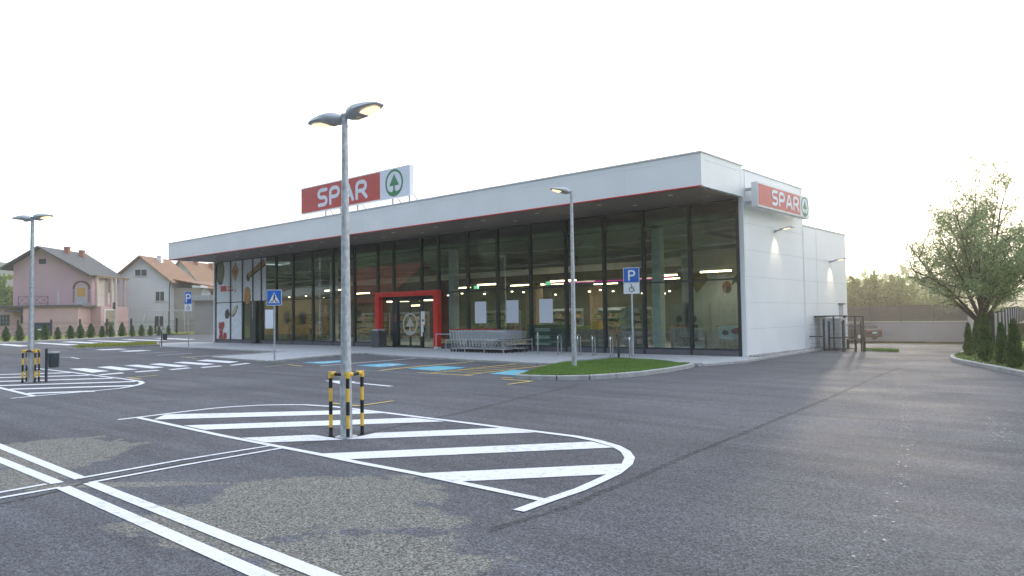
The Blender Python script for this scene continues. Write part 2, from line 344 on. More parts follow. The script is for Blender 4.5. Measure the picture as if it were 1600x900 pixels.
# asphalt with worn patches, seams, fine stones ---------------------------------
def asphalt():
    m = bpy.data.materials.new('asphalt'); m.use_nodes = True; n, l = nt(m); b = n['Principled BSDF']
    g = n.new('ShaderNodeNewGeometry'); P = g.outputs['Position']
    def noise(sc, det=4, st=(1,1,1), rough=.5):
        mpn = n.new('ShaderNodeMapping'); mpn.inputs['Scale'].default_value = st; l.new(P, mpn.inputs[0])
        z = n.new('ShaderNodeTexNoise'); z.inputs['Scale'].default_value = sc; z.inputs['Detail'].default_value = det; z.inputs['Roughness'].default_value = rough
        l.new(mpn.outputs[0], z.inputs[0]); return z.outputs[0]
    def mathn(op, a, b_=None, c=None, clamp=False):
        k = n.new('ShaderNodeMath'); k.operation = op; k.use_clamp = clamp
        for i, v in enumerate((a, b_, c)):
            if v is None: continue
            if isinstance(v, (int, float)): k.inputs[i].default_value = v
            else: l.new(v, k.inputs[i])
        return k.outputs[0]
    def rng_(v, a, b_, c, d):
        k = n.new('ShaderNodeMapRange'); l.new(v, k.inputs[0])
        for i, q in enumerate((a, b_, c, d)): k.inputs[i+1].default_value = q
        return k.outputs[0]
    base = rng_(noise(.22, 6), .3, .7, .082, .114)
    # sweeping tyre polish streaks, stretched roughly along X
    rot = n.new('ShaderNodeMapping'); rot.inputs['Rotation'].default_value = (0, 0, D2R(-28)); rot.inputs['Scale'].default_value = (.16, 2.2, 1); l.new(P, rot.inputs[0])
    z = n.new('ShaderNodeTexNoise'); z.inputs['Scale'].default_value = 1.; z.inputs['Detail'].default_value = 7; z.inputs['Roughness'].default_value = .6; l.new(rot.outputs[0], z.inputs[0])
    base = mathn('MULTIPLY', base, rng_(z.outputs[0], .3, .7, .78, 1.22))
    rot2 = n.new('ShaderNodeMapping'); rot2.inputs['Rotation'].default_value = (0, 0, D2R(62)); rot2.inputs['Scale'].default_value = (.12, 1.3, 1); l.new(P, rot2.inputs[0])
    z3 = n.new('ShaderNodeTexNoise'); z3.inputs['Scale'].default_value = 1.; z3.inputs['Detail'].default_value = 6; l.new(rot2.outputs[0], z3.inputs[0])
    base = mathn('MULTIPLY', base, rng_(z3.outputs[0], .3, .7, .9, 1.1))
    # worn lighter patches: warped ellipses in the lot
    warp = mathn('ADD', mathn('MULTIPLY', mathn('SUBTRACT', noise(.9, 8, (1, 1, 1), .62), .5), 2.6), mathn('MULTIPLY', mathn('SUBTRACT', noise(5., 6, (.35, 1.6, 1), .7), .5), .8))
    sep = n.new('ShaderNodeSeparateXYZ'); l.new(P, sep.inputs[0])
    mask = None
    for (c, rx, ry, ang) in PATCHES:
        ca, sa = math.cos(ang), math.sin(ang)
        dx = mathn('SUBTRACT', sep.outputs[0], float(c[0])); dy = mathn('SUBTRACT', sep.outputs[1], float(c[1]))
        u = mathn('DIVIDE', mathn('ADD', mathn('MULTIPLY', dx, ca), mathn('MULTIPLY', dy, sa)), rx)
        v = mathn('DIVIDE', mathn('SUBTRACT', mathn('MULTIPLY', dy, ca), mathn('MULTIPLY', dx, sa)), ry)
        d = mathn('SQRT', mathn('ADD', mathn('MULTIPLY', u, u), mathn('MULTIPLY', v, v)))
        k = mathn('SUBTRACT', 1., mathn('ADD', d, warp))
        mask = k if mask is None else mathn('MAXIMUM', mask, k)
    pm = rng_(mask, -.01, .09, 0, 1)
    # stones
    vo = n.new('ShaderNodeTexVoronoi'); vo.inputs['Scale'].default_value = 84.; l.new(P, vo.inputs['Vector'])
    st = n.new('ShaderNodeSeparateColor'); l.new(vo.outputs['Color'], st.inputs[0])
    stone = mathn('POWER', rng_(st.outputs[0], 0, 1, .5, 1.42), 1.4)
    stone2 = mathn('POWER', rng_(st.outputs[1], 0, 1, .45, 1.48), 1.6)
    vo2 = n.new('ShaderNodeTexVoronoi'); vo2.inputs['Scale'].default_value = 38.; l.new(P, vo2.inputs['Vector'])
    st2 = n.new('ShaderNodeSeparateColor'); l.new(vo2.outputs['Color'], st2.inputs[0])
    stone = mathn('MULTIPLY', stone, rng_(st2.outputs[0], 0, 1, .88, 1.12))
    A = mathn('MULTIPLY', base, stone); B = mathn('MULTIPLY', .158, stone2)
    val = n.new('ShaderNodeMix'); l.new(pm, val.inputs[0]); l.new(A, val.inputs[2]); l.new(B, val.inputs[3])
    tint = n.new('ShaderNodeMix'); tint.data_type = 'RGBA'; tint.inputs[6].default_value = (.94, .985, 1.15, 1); tint.inputs[7].default_value = (1.02, 1.0, .93, 1); l.new(pm, tint.inputs[0])
    mul = n.new('ShaderNodeVectorMath'); mul.operation = 'SCALE'; l.new(tint.outputs[2], mul.inputs[0]); l.new(val.outputs[0], mul.inputs['Scale'])
    l.new(mul.outputs[0], b.inputs['Base Color'])
    l.new(rng_(noise(.5, 5), .3, .7, .74, .92), b.inputs['Roughness']); b.inputs['Specular IOR Level'].default_value = .28
    bp = n.new('ShaderNodeBump'); bp.inputs['Strength'].default_value = .55; bp.inputs['Distance'].default_value = .006
    l.new(vo.outputs['Distance'], bp.inputs['Height']); l.new(bp.outputs[0], b.inputs['Normal'])
    return m
def ell(px, py, rx, ry, ang=None):
    return (G(px, py), rx, ry, ang if ang is not None else 0.)
PATCHES = [ell(455, 800, 1.25, .75, .9), ell(520, 770, 1.1, .8, .6), ell(570, 880, 1.0, .75, 0), ell(590, 810, .8, .5, .6), ell(90, 705, 1.6, .8, 2.6), ell(205, 757, 1.0, .12, .72),
           ell(10, 750, .8, .3, .3), ell(330, 832, .35, .10, .3), ell(395, 862, .3, .14, .2), ell(40, 740, .7, .3, .1)]
M_ASPH = asphalt()

def paint(name, col, wear=.35, sc=9., rough=.65):
    m = bpy.data.materials.new(name); m.use_nodes = True; n, l = nt(m); b = n['Principled BSDF']
    g = n.new('ShaderNodeNewGeometry')
    z = n.new('ShaderNodeTexNoise'); z.inputs['Scale'].default_value = sc; z.inputs['Detail'].default_value = 9; z.inputs['Roughness'].default_value = .75; l.new(g.outputs['Position'], z.inputs[0])
    z2 = n.new('ShaderNodeTexNoise'); z2.inputs['Scale'].default_value = .6; z2.inputs['Detail'].default_value = 3; l.new(g.outputs['Position'], z2.inputs[0])
    ma = n.new('ShaderNodeMath'); ma.operation = 'MULTIPLY_ADD'; ma.inputs[1].default_value = .35; l.new(z2.outputs[0], ma.inputs[0]); l.new(z.outputs[0], ma.inputs[2])
    r = n.new('ShaderNodeMapRange'); r.inputs[1].default_value = wear; r.inputs[2].default_value = wear+.17; l.new(ma.outputs[0], r.inputs[0])
    mx_ = n.new('ShaderNodeMix'); mx_.data_type = 'RGBA'; mx_.inputs[6].default_value = (*[c*.45+.05 for c in col], 1); mx_.inputs[7].default_value = (*col, 1)
    l.new(r.outputs[0], mx_.inputs[0])
    vo = n.new('ShaderNodeTexVoronoi'); vo.inputs['Scale'].default_value = 90; l.new(g.outputs['Position'], vo.inputs['Vector'])
    st = n.new('ShaderNodeSeparateColor'); l.new(vo.outputs['Color'], st.inputs[0])
    rs = n.new('ShaderNodeMapRange'); rs.inputs[3].default_value = .84; rs.inputs[4].default_value = 1.08; l.new(st.outputs[0], rs.inputs[0])
    sc_ = n.new('ShaderNodeVectorMath'); sc_.operation = 'SCALE'; l.new(mx_.outputs[2], sc_.inputs[0]); l.new(rs.outputs[0], sc_.inputs['Scale'])
    l.new(sc_.outputs[0], b.inputs['Base Color']); b.inputs['Roughness'].default_value = rough
    bp = n.new('ShaderNodeBump'); bp.inputs['Strength'].default_value = .4; bp.inputs['Distance'].default_value = .004; l.new(vo.outputs['Distance'], bp.inputs['Height']); l.new(bp.outputs[0], b.inputs['Normal'])
    return m
M_PW = paint('white_road_paint', (.68, .70, .76), .47)
M_PY = paint('yellow_road_paint', (.50, .38, .13), .42)
M_PB = paint('blue_road_paint', (.10, .40, .58), .36)
def specks(name, col, thr):
    m = bpy.data.materials.new(name); m.use_nodes = True; n, l = nt(m); b = n['Principled BSDF']; out = n['Material Output']
    g = n.new('ShaderNodeNewGeometry'); z = n.new('ShaderNodeTexNoise'); z.inputs['Scale'].default_value = 14; z.inputs['Detail'].default_value = 8; z.inputs['Roughness'].default_value = .75
    l.new(g.outputs['Position'], z.inputs[0])
    r = n.new('ShaderNodeMapRange'); r.inputs[1].default_value = thr; r.inputs[2].default_value = thr+.03; l.new(z.outputs[0], r.inputs[0])
    t = n.new('ShaderNodeBsdfTransparent'); mx_ = n.new('ShaderNodeMixShader'); l.new(r.outputs[0], mx_.inputs[0]); l.new(t.outputs[0], mx_.inputs[1]); l.new(b.outputs[0], mx_.inputs[2]); l.new(mx_.outputs[0], out.inputs[0])
    b.inputs['Base Color'].default_value = (*col, 1); b.inputs['Roughness'].default_value = .8; return m
def softmark(name, col, alpha):
    m = specks(name, col, .40); n, l = nt(m)
    mx_ = [k for k in n if k.type == 'MIX_SHADER'][0]; src = mx_.inputs[0].links[0].from_socket
    k = n.new('ShaderNodeMath'); k.operation = 'MULTIPLY'; k.inputs[1].default_value = alpha; l.new(src, k.inputs[0]); l.new(k.outputs[0], mx_.inputs[0])
    for r in n:
        if r.type == 'MAP_RANGE': r.inputs[2].default_value = r.inputs[1].default_value+.25
    return m
M_SPECK = specks('paint_specks', (.5, .49, .46), .588)
M_SEAM = specks('seam_tar', (.035, .036, .04), .44)

# ================================================================== SETTING
def gz(x, y):
    if x > -2.0: return 0.
    t = min(1, max(0, (y-38)/18.)); s = t*t*(3-2*t)
    return -.9*s if x > -60 else 0.
def hstack(pts, name, m, zf=None): pass
# huge ground sheet
s_ = MB(); s_.sheet([(-1500, -1200), (900, -1200), (900, 1800), (-1500, 1800)], -1.25)
struct(s_.build('ground', M_FIELD))
# asphalt sheet as one grid
xs = [-88, -84, -70, -60, -50, -40, -30, -24, -20]+[x for x in range(-18, 0, 1)]+[0, 4, 8, 14, 22, 34]
ys = [-24, -12, 0, 6, 12, 18, 24, 30, 34, 38]+[38+1.5*k for k in range(1, 17)]
v = [(x if True else 0, y, gz(x, y)) for y in ys for x in xs]; nx = len(xs)
q = []
LINE_R0, LINE_R1 = G(1487, 561), G(1600, 587)
for j in range(len(ys)-1):
    for i in range(nx-1):
        q.append((j*nx+i, j*nx+i+1, (j+1)*nx+i+1, (j+1)*nx+i))
struct(MB().add(v, q).build('parking_lot', M_ASPH))

# pavement in front of the shop (raised kerbed slab)
Z1 = .075
pv_px = [(422, 567), (470, 562), (520, 557.5), (560, 554), (575, 553.5), (590, 555.5), (640, 559), (700, 562.5), (770, 566.5), (840, 570.5), (872, 571), (884, 567.5)]
front = [tuple(G(*p)[:2]) for p in pv_px]
isl_back = [(-14.2, 20.6), (-10.9, 20.9)]
pave = front + [tuple(G(960, 560)[:2]), (-10.75, 21.0), (-10.35, 22.6), (-10.55, 25.45), (-11.0, 25.45), (-50.9, 25.45), (-54, 25.45), (-54, 22.9)] + \
       [tuple(G(250, 543)[:2]), tuple(G(320, 545.5)[:2]), tuple(G(400, 549.5)[:2]), tuple(G(446, 551.5)[:2]), tuple(G(390, 556)[:2]), tuple(G(332, 560)[:2])]
struct(MB().prism(pave, .004, Z1).build('pavement', M_CONC))
def kerb(pts, name, w=.14, h=.09, closed=False, seg=1.0):
    # individual kerb stones, with narrow joints
    mb = MB(); P = [Vector((p[0], p[1])) for p in pts]
    if closed: P.append(P[0])
    res = [P[0]]; 
    for a, b in zip(P[:-1], P[1:]):
        n_ = max(1, round((b-a).length/seg))
        res += [a+(b-a)*(k+1)/n_ for k in range(n_)]
    for a, b in zip(res[:-1], res[1:]):
        d = (b-a)
        if d.length < .02: continue
        g = d.normalized()*.006; a2 = a+g; b2 = b-g; nn = Vector((-d.y, d.x)).normalized()*w/2; c = .02
        hh = h+random.uniform(-.004, .004)
        vs = []
        for e in (a2, b2):
            vs += [(e.x-nn.x, e.y-nn.y, .001), (e.x+nn.x, e.y+nn.y, .001), (e.x+nn.x, e.y+nn.y, hh-c), (e.x+nn.x*.72, e.y+nn.y*.72, hh), (e.x-nn.x*.72, e.y-nn.y*.72, hh), (e.x-nn.x, e.y-nn.y, hh-c)]
        fs = [(0,5,4,3,2,1), (6,7,8,9,10,11)]+[(i, (i+1) % 6, 6+(i+1) % 6, 6+i) for i in range(6)]
        mb.add(vs, fs)
    return struct(mb.build(name, M_KERB))
kerb(front, 'pavement_kerb')
kerb([(-10.75, 21.2), (-10.3, 23.2), (-10.55, 26.0), (-10.75, 29.5), (-10.95, 33.2)], 'side_kerb')
kerb([G(250, 543), G(320, 545.5), G(400, 549.5), G(446, 551.5), G(390, 556), G(332, 560), G(422, 567)], 'bay_kerb')
# gravel strip by the side wall
struct(MB().prism([(-11.14, 25.46), (-10.66, 25.46), (-10.82, 29.5), (-11.0, 33.2), (-11.14, 33.2)], .003, .07).build('gravel_bed', mat('gravel_bed_mat', (.2, .2, .2), .9, 0, .5, 30., bump=1., bscale=60)))
gb = MB()
for k in range(700):
    y = random.uniform(25.6, 33.1); x = -11.12+random.random()*(.40-(y-25.6)*.035); r = random.uniform(.02, .04)
    gb.tube([(x-r, y, .07), (x, y, .07+r*.9), (x+r, y, .07)], [r*.5, r, r*.5], 5)
o = gb.build('gravel', mat('gravel_stone', (.34, .34, .34), .85, 0, .5, 12.)); o['kind'] = 'stuff'

# grass island (front right)
isl_px = [(808, 592), (830, 593.5), (870, 594.5), (920, 593.5), (960, 591), (1000, 587.5), (1040, 582), (1075, 575.5), (1083, 572.5)]
isl = [tuple(G(*p)[:2]) for p in isl_px]
isl_in = isl+[(-11.3, 20.9), tuple(G(1020, 567)[:2]), tuple(G(960, 565.5)[:2]), tuple(G(900, 569.5)[:2]), tuple(G(850, 578)[:2])]
struct(MB().prism(isl_in, .005, .115).build('island_soil', mat('soil', (.07, .06, .04), .95, 0, .3, 8.)))
kerb(isl+[(-10.75, 21.2)], 'island_kerb', h=.125)
def inpoly(x, y, P):
    c = False; n = len(P)
    for i in range(n):
        x1, y1 = P[i][:2]; x2, y2 = P[(i+1) % n][:2]
        if (y1 > y) != (y2 > y) and x < (x2-x1)*(y-y1)/(y2-y1)+x1: c = not c
    return c
def grass(P, n, h, z, name, m=L_GRASS, inset=None, w=.012):
    xs_ = [p[0] for p in P]; ys_ = [p[1] for p in P]; V = []; k = 0
    rng = np.random.default_rng(len(name)+n)
    cx = rng.uniform(min(xs_), max(xs_), n*3); cy = rng.uniform(min(ys_), max(ys_), n*3)
    for x, y in zip(cx, cy):
        if k >= n: break
        if not inpoly(x, y, P): continue
        a = rng.uniform(0, 6.28); hh = h*rng.uniform(.45, 1.1)*(0.8+.35*math.sin(x*2.1)*math.cos(y*1.7)); lx, ly = rng.normal(0, .35*hh, 2); ww = w*rng.uniform(.7, 1.5)
        dx, dy = math.cos(a)*ww, math.sin(a)*ww
        V += [(x-dx, y-dy, z), (x+dx, y+dy, z), (x+lx, y+ly, z+hh)]; k += 1
    o = fastmesh(name, np.array(V), np.arange(3*k).reshape(-1, 3), m, tri=True); o['kind'] = 'stuff'; return o
cen = np.mean(isl_in, axis=0)
isl_g = [tuple(cen+(np.array(p)-cen)*.965) for p in isl_in]
grass(isl_g, 46000, .085, .105, 'island_grass')

# right verge with kerb
kr_px = [(1512, 552), (1497, 556), (1488, 560), (1490, 564.5), (1503, 568), (1530, 573), (1565, 580), (1600, 587.5), (1660, 601)]
kr = [tuple(G(*p)[:2]) for p in kr_px]
verge = kr+[(12, 14), (60, 14), (60, 60), (-1.8, 60), (-5.2, 40)]
struct(MB().prism(verge, -.3, .10).build('verge', L_LAWN))
kerb(kr, 'verge_kerb', h=.125)
grass([p for p in kr]+[(1.5, 19), (3, 30), (-3.5, 36)], 30000, .075, .10, 'verge_grass', leafmat('verge_blade', (.05, .11, .03), (.15, .2, .06), .4), w=.014)

# left grass strip between bays
li = [tuple(G(*p)[:2]) for p in ((104, 546), (150, 541.5), (247, 537.5), (250, 540.5), (200, 543.5), (120, 547))]
struct(MB().prism(li, .003, .12).build('bay_island', M_KERB))
c2 = np.mean(li, axis=0); li2 = [tuple(c2+(np.array(p)-c2)*.93) for p in li]
grass(li2, 9000, .16, .12, 'bay_island_grass', leafmat('sunny_blade', (.14, .2, .03), (.30, .32, .06), .5), w=.03)
# small strip behind the fence at the right rear
st_ = [tuple(G(*p)[:2]) for p in ((1350, 545.5), (1404, 549), (1403, 550), (1350, 548))]
grass(st_, 2500, .12, 0., 'edge_grass', L_GRASS, w=.02)

# lawn beyond the road on the left
kl = [tuple(G(*p)[:2]) for p in ((-60, 541), (0, 536.5), (90, 532.5), (180, 528), (240, 524), (270, 522))]
lawn = kl+[(-150, 90), (-230, 60), (-230, -40), (-100, -40)]
struct(MB().prism(lawn, -.6, .06).build('lawn', L_LAWN))
kerb([p for p in kl], 'road_kerb', .18, .12, seg=2.)
fp = [tuple(G(*p)[:2]) for p in ((235, 524.5), (400, 515), (400, 530), (345, 530), (262, 527.5))]

# ------------------------------------------------------------------ road markings
ZP = .005
def W_(pxs): return [tuple(G(*p)[:2]) for p in pxs]
mk = []
def marking(name, mb, m=M_PW): mk.append(struct(mb.build(name, m)))
cr = MB()
for pts, w in (([(-60, 674), (0, 697.4), (126.5, 748.4)], .12), ([(-60, 696), (0, 719), (90, 755.5)], .12), ([(-30, 776), (0, 770), (72, 757)], .07), ([(-30, 784), (0, 778.7), (95, 762)], .07),
               ([(98, 762), (250, 829), (410, 900), (520, 949)], .125), ([(140, 755), (300, 818.5), (460, 882), (600, 937)], .125), ([(122, 748.5), (280, 720), (424, 696.8)], .07), ([(140, 755), (290, 727), (444, 700.2)], .07)):
    cr.ribbon(W_(pts), w, ZP)
    ZP += .0004
marking('bay_line', cr)
ZP = .008
a1 = MB(); a1.ribbon(W_([(213, 652.5), (350, 682), (498, 710.5), (560, 723.6), (652, 741), (715.3, 754.4), (851, 782.8)]), .10, ZP)
a1.ribbon(W_([(184.2, 656.4), (215, 652.8), (255, 647.8), (297.5, 642.6), (335, 638.4), (366.3, 635.8), (407.5, 633.7), (440, 632.9), (476.3, 633.1), (517.5, 635.6), (545, 638.7), (600, 645.2), (655, 652.3), (730, 661.5), (798.6, 670.4), (847.5, 676.2), (899.3, 682.7), (933.8, 689.5), (962.5, 698), (977, 706), (984, 716), (979.8, 726.5), (962.5, 740), (935, 753), (905, 766.3), (853.3, 783.6), (810.1, 799.3)]), .12, ZP+.0006)
z_ = ZP-.002
for qd in ([(258, 648), (560, 641), (600, 646), (240, 656)], [(286.5, 665.2), (646, 653.2), (695, 659), (319.5, 672)], [(377, 684.7), (490, 679.8), (537, 687.5), (415.8, 692)],
           [(541, 687), (586, 677), (784, 669), (836, 676.2)], [(498.3, 709.5), (925, 690.6), (959.7, 699.8), (545, 718.3)], [(654.9, 740.3), (976.9, 725), (955.3, 741.5), (718, 753.2)]):
    a1.sheet(W_(qd), z_)
marking('hatched_island_marking', a1)
b1 = MB(); b1.ribbon(W_([(-40, 597), (0, 606.4), (53.6, 619.4)]), .12, ZP)
b1.ribbon(W_([(17, 623), (57, 619.1), (146, 611.3), (187, 607.2), (205, 604.3), (217, 601.3), (222.6, 598.8), (219, 596.3), (200, 593.2), (162.5, 588.8), (110.5, 582), (40, 574)]), .13, ZP+.0006)
for (x0, y0, x1, y1) in ((-60, 587, 112, 582.5), (-60, 592, 140, 586.6), (-60, 598, 177, 591.3), (-60, 604.7, 212, 596.4), (13, 608.6, 213, 602.7), (40.6, 615.4, 150, 611.4)):
    b1.ribbon(W_([(x0, y0), (x1, y1)]), .34, z_); z_ += .0003
marking('hatched_lamp_marking', b1)
def zq(ox, oy, sc, *Q): return [[(ox+x/sc, oy+y/sc) for x, y in qd] for qd in Q]
zb = MB()
for qd in zq(60, 520, 4, [(190,225),(290,222),(445,240),(335,250)], [(365,215),(450,209),(620,230),(520,236)], [(535,205),(620,200),(790,216),(710,224)], [(690,197),(760,191),(945,208),(870,215)],
             [(840,187),(910,181),(1105,195),(1040,203)], [(985,175),(1050,168),(1255,181),(1190,190)], [(370,262),(520,248),(540,254),(400,265)], [(597,244),(735,233),(765,236),(615,248)],
             [(810,230),(930,218),(960,221),(840,233)], [(1010,216),(1130,206),(1155,209),(1030,220)], [(1190,203),(1300,189),(1332,192),(1215,205)]):
    zb.sheet(W_(qd), .005)
marking('zebra_crossing', zb)
z2 = MB()
for qd in zq(60, 520, 4, [(350,105),(500,99),(560,103),(400,109)], [(500,115),(640,108),(715,112),(560,119)]): z2.sheet(W_(qd), .005)
for qd in zq(0, 480, 6.667, [(-60,388),(50,383),(320,402),(200,410)], [(340,373),(420,370),(830,390),(700,397)], [(620,362),(750,357),(1150,375),(1000,380)], [(900,350),(1000,346),(1440,361),(1300,366)], [(1250,338),(1350,334),(1750,348),(1640,352)], [(1600,325),(1700,322),(2050,335),(1950,340)]): z2.sheet(W_(qd), .005)
for a, b in zq(60, 520, 4, [(610,130),(870,118)], [(740,142),(960,128)], [(920,153),(1420,121)], [(130,153),(205,153)], [(205,153),(255,163)], [(920,96),(1090,104)]): z2.ribbon(W_([a, b]), .12, .0055)
marking('far_bay_marking', z2)
yl = MB()
def Y(ox, oy, sc, pts, w=.10):
    global yz
    yl.ribbon(W_([(ox+x/sc, oy+y/sc) for x, y in pts]), w, yz); yz += .0003
yz = .0055
Y(400, 530, 6.667, [(100,287),(340,266),(485,283)]); Y(60, 520, 4, [(555,281),(640,291)]); Y(60, 520, 4, [(570,281),(745,266)]); Y(60, 520, 4, [(890,150),(990,161)])
Y(620, 540, 6.667, [(-180,262),(0,240),(880,160)], .2); Y(620, 540, 6.667, [(220,282),(790,316)], .12); Y(620, 540, 6.667, [(340,290),(1330,182)], .12); Y(620, 540, 6.667, [(700,310),(1600,203),(1760,185)], .12)
for p in ([(500,268),(880,286)], [(640,250),(1010,270)], [(770,236),(1120,256)], [(900,222),(1240,243)], [(1030,210),(1350,230)], [(1150,199),(1450,218)]): Y(620, 540, 6.667, p, .1)
Y(620, 540, 6.667, [(1095,335),(1215,342)], .12); Y(620, 540, 6.667, [(1090,352),(1400,374),(1155,408)], .12)
Y(480, 540, 4.444, [(170,402),(350,422),(600,387)], .09)
marking('yellow_bay_marking', yl, M_PY)
wl = MB(); wl.ribbon(W_([(400+665/6.667, 530+280/6.667), (640, 560.7), (656, 559.3)]), .12, .0055)
wl.ribbon(W_([(545, 597.5), (611.5, 603.8)]), .14, .0055); wl.sheet(W_([(507.5, 595), (545, 595.5), (556, 597), (545, 599.5), (530, 600)]), .0068)
marking('white_arrow_marking', wl)
bl = MB()
for qd in zq(400, 530, 6.667, [(480,245),(870,222),(1000,232),(700,258)], [(1045,275),(1400,250),(1580,265),(1300,292)]) + zq(620, 540, 6.667, [(110,240),(430,212),(720,230),(420,265)], [(960,295),(1200,255),(1410,262),(1250,312)]):
    bl.sheet(W_(qd), .0052)
marking('blue_bay_marking', bl, M_PB)
# wheelchair symbols on the blue squares
ws = MB()
for (cx, cy, m_) in ((510.5, 566, 0), (607, 570.5, 0), (683, 576, 1), (805, 582.5, 1)):
    c = G(cx, cy); fr = lambda a, b, d, c=c: (c[0]+a*math.cos(.1)-b*math.sin(.1), c[1]+a*math.sin(.1)+b*math.cos(.1), d)
    k = 0
    for path in (arc(0, -.12, .30, 120, 400, 12), [(-.02, .35), (-.02, .05), (.25, .05), (.38, -.3)], arc(-.02, .5, .05, 0, 360, 8)):
        for P in stroke(None, path, .09, None): ws.sheet([fr(a, b, 0)[:2] for a, b in P], .0062+.0001*k, m_); k += 1
mk.append(struct(ws.build('wheelchair_marking', [M_PW, paint('faded_yellow', (.35, .42, .30), .42)])))
sk = MB(); sk.ribbon(W_([(1385, 556), (1394, 575), (1401, 590), (1413, 620), (1417, 655), (1414, 700), (1408, 745), (1390, 792), (1371, 832), (1352, 870), (1336, 912)]), .17, .004)
sk.ribbon(W_([(1560, 641), (1600, 643)]), .08, .004); sk.ribbon(W_([(1558, 652), (1564, 690)]), .3, .0042)
struct(sk.build('worn_marking', M_SPECK))
sm = MB()
sm.ribbon(W_([(-10, 790), (90, 768), (140, 752), (280, 725), (430, 701), (540, 684), (640, 662), (720, 645), (830, 618), (905, 601)]), .05, .0032)
struct(sm.build('asphalt_seam', M_SEAM))
sm = MB(); sm.ribbon(W_([(760, 830), (880, 795), (1000, 745), (1080, 709), (1150, 682), (1240, 645), (1300, 620), (1360, 593), (1405, 575)]), .09, .0034)
struct(sm.build('tar_band', softmark('tar_soft', (.02, .02, .022), .6)))

ty = MB()
for j_, pts_ in enumerate(([(1060, 650), (1150, 668), (1260, 700), (1350, 745), (1440, 820), (1490, 900)], [(1150, 640), (1250, 660), (1360, 695), (1450, 745), (1530, 810), (1590, 890)], [(700, 640), (830, 632), (960, 628), (1100, 612), (1230, 590), (1330, 572)], [(640, 618), (780, 617), (900, 613), (1010, 604), (1120, 588)],
    [(60, 640), (160, 632), (300, 625), (420, 618)], [(1000, 900), (1060, 840), (1150, 780), (1260, 720), (1360, 660), (1400, 610)])):
    ty.ribbon(W_(pts_), .30, .0036+.0002*j_)
struct(ty.build('tyre_mark', softmark('tyre_polish', (.20, .20, .21), .22)))
# ================================================================== SUPERMARKET
shop = thing('supermarket', 'long white panel supermarket with glass front and overhanging flat roof', 'supermarket', (-31, 25.5, 0))
XL = -50.85; ZT = 6.95
w = MB(); w.box((X0-.18, FY-.01, .06), (X0, 31.5, 6.9)); w.box((X0-.18, 31.52, .05), (X0-.01, 37.2, 5.34))
w.box((XL, FY+.1, .05), (XL+.2, 37.1, 5.85)); w.box((XL, 37.0, .05), (X0-.2, 37.19, 5.3))
w.box((XL+.2, 31.3, 5.345), (X0-.185, 31.49, 6.14)); w.box((XL+.2, 31.31, 5.19), (X0-.19, 31.48, 5.344))
wall = w.build('wall', M_WHITE, shop, True)
# panel joints on the side wall (thin shadow gaps)
j = MB()
for z in (1.06, 2.03, 2.98, 3.965, 4.95): j.box((X0+.0005, FY+.2, z), (X0+.004, 31.42, z+.014))
for z in (2.03, 2.98, 3.965): j.box((X0-.009, 31.6, z), (X0-.006, 37.1, z+.014))
j.box((X0-.009, 33.11, .12), (X0-.006, 33.125, 5.3)); j.box((X0-.009, 31.52, .1), (X0+.006, 31.56, 5.34))
j.build('panel_joint', M_JOINT, wall, True)
t_ = MB(); t_.box((X0+.002, FY-.005, .08), (X0+.012, FY+.16, 5.88)); t_.box((X0+.002, FY+.16, 5.9), (X0+.012, FY+.2, 6.88))
t_.box((X0-.3, FY+.12, 6.9), (X0+.03, 31.55, 6.95)); t_.box((X0-.3, 31.56, 5.34), (X0+.02, 37.25, 5.40)); t_.box((X0+.001, 31.44, .1), (X0+.012, 31.5, 6.9))
t_.build('corner_trim', M_TRIM, wall, True)
# white edge column at the left end
MB().box((XL-.12, FY-.14, .07), (XL-.02, FY+.09, 5.85)).build('end_post', M_WHITE, shop, True)
# canopy
YF = 22.28; XC0 = -51.29
cn = MB()
cn.box((XC0, YF, 5.92), (X0, YF+.14, 7.02)); cn.box((X0-.14, YF+.142, 5.9), (X0, FY-.012, 7.02)); cn.box((XC0, YF+.142, 5.95), (XC0+.14, 37, 7.0))
cn.box((XC0+.141, YF+.142, 6.12), (X0-.15, FY-.012, 6.85)); 
canopy = cn.build('canopy', M_WHITE, shop, True)
r_ = MB(); r_.box((XC0+.142, FY+.01, 6.15), (X0-.19, 31.5, 6.8)); r_.box((XL+.01, 31.51, 5.31), (X0-.19, 36.99, 5.33)); r_.build('roof', mat('roof_membrane', (.35, .35, .36), .8), shop, True)
tr = MB(); tr.box((XC0-.03, YF-.035, 7.02), (X0+.035, YF+.3, 7.07)); tr.box((X0-.3, YF+.3, 7.02), (X0+.035, FY+.11, 7.07))
tr.box((XC0+.1, YF-.006, 6.83), (X0-.22, YF-.001, 6.845)); tr.box((X0+.001, YF+.2, 6.80), (X0+.005, FY-.15, 6.815)); tr.box((X0+.001, FY-.15, 5.95), (X0+.005, FY-.135, 6.815))
tr.build('parapet_cap', M_TRIM, canopy, True)
jt = MB()
x = X0-3
while x > XC0: MB().box((x, YF-.0018, 5.96), (x+.008, YF-.0006, 6.82)).build('fascia_joint', M_JOINT, canopy, True); x -= 3.05
MB().box((XC0+.02, YF-.014, 5.885), (X0-.02, YF+.05, 5.919)).build('red_edge_strip', M_RED, canopy, True)
sf = MB(); 
x = XC0+.15
while x < X0-.2: x2 = min(x+1.48, X0-.145); sf.box((x, YF+.051, 5.86), (x2, FY-.013, 5.945)); x = x2+.012
soffit = sf.build('soffit', M_SOFFIT, canopy, True)
dl = MB()
for i in range(13):
    for yy in (YF+.8, YF+1.9):
        x = X0-1.6-i*3.05+(0 if yy < 24 else .9); MB().tube([(x, yy, 5.859), (x, yy, 5.845)], .09, 12).build('downlight', mat('downlight', (.6, .6, .6), .3, .5), canopy, True)

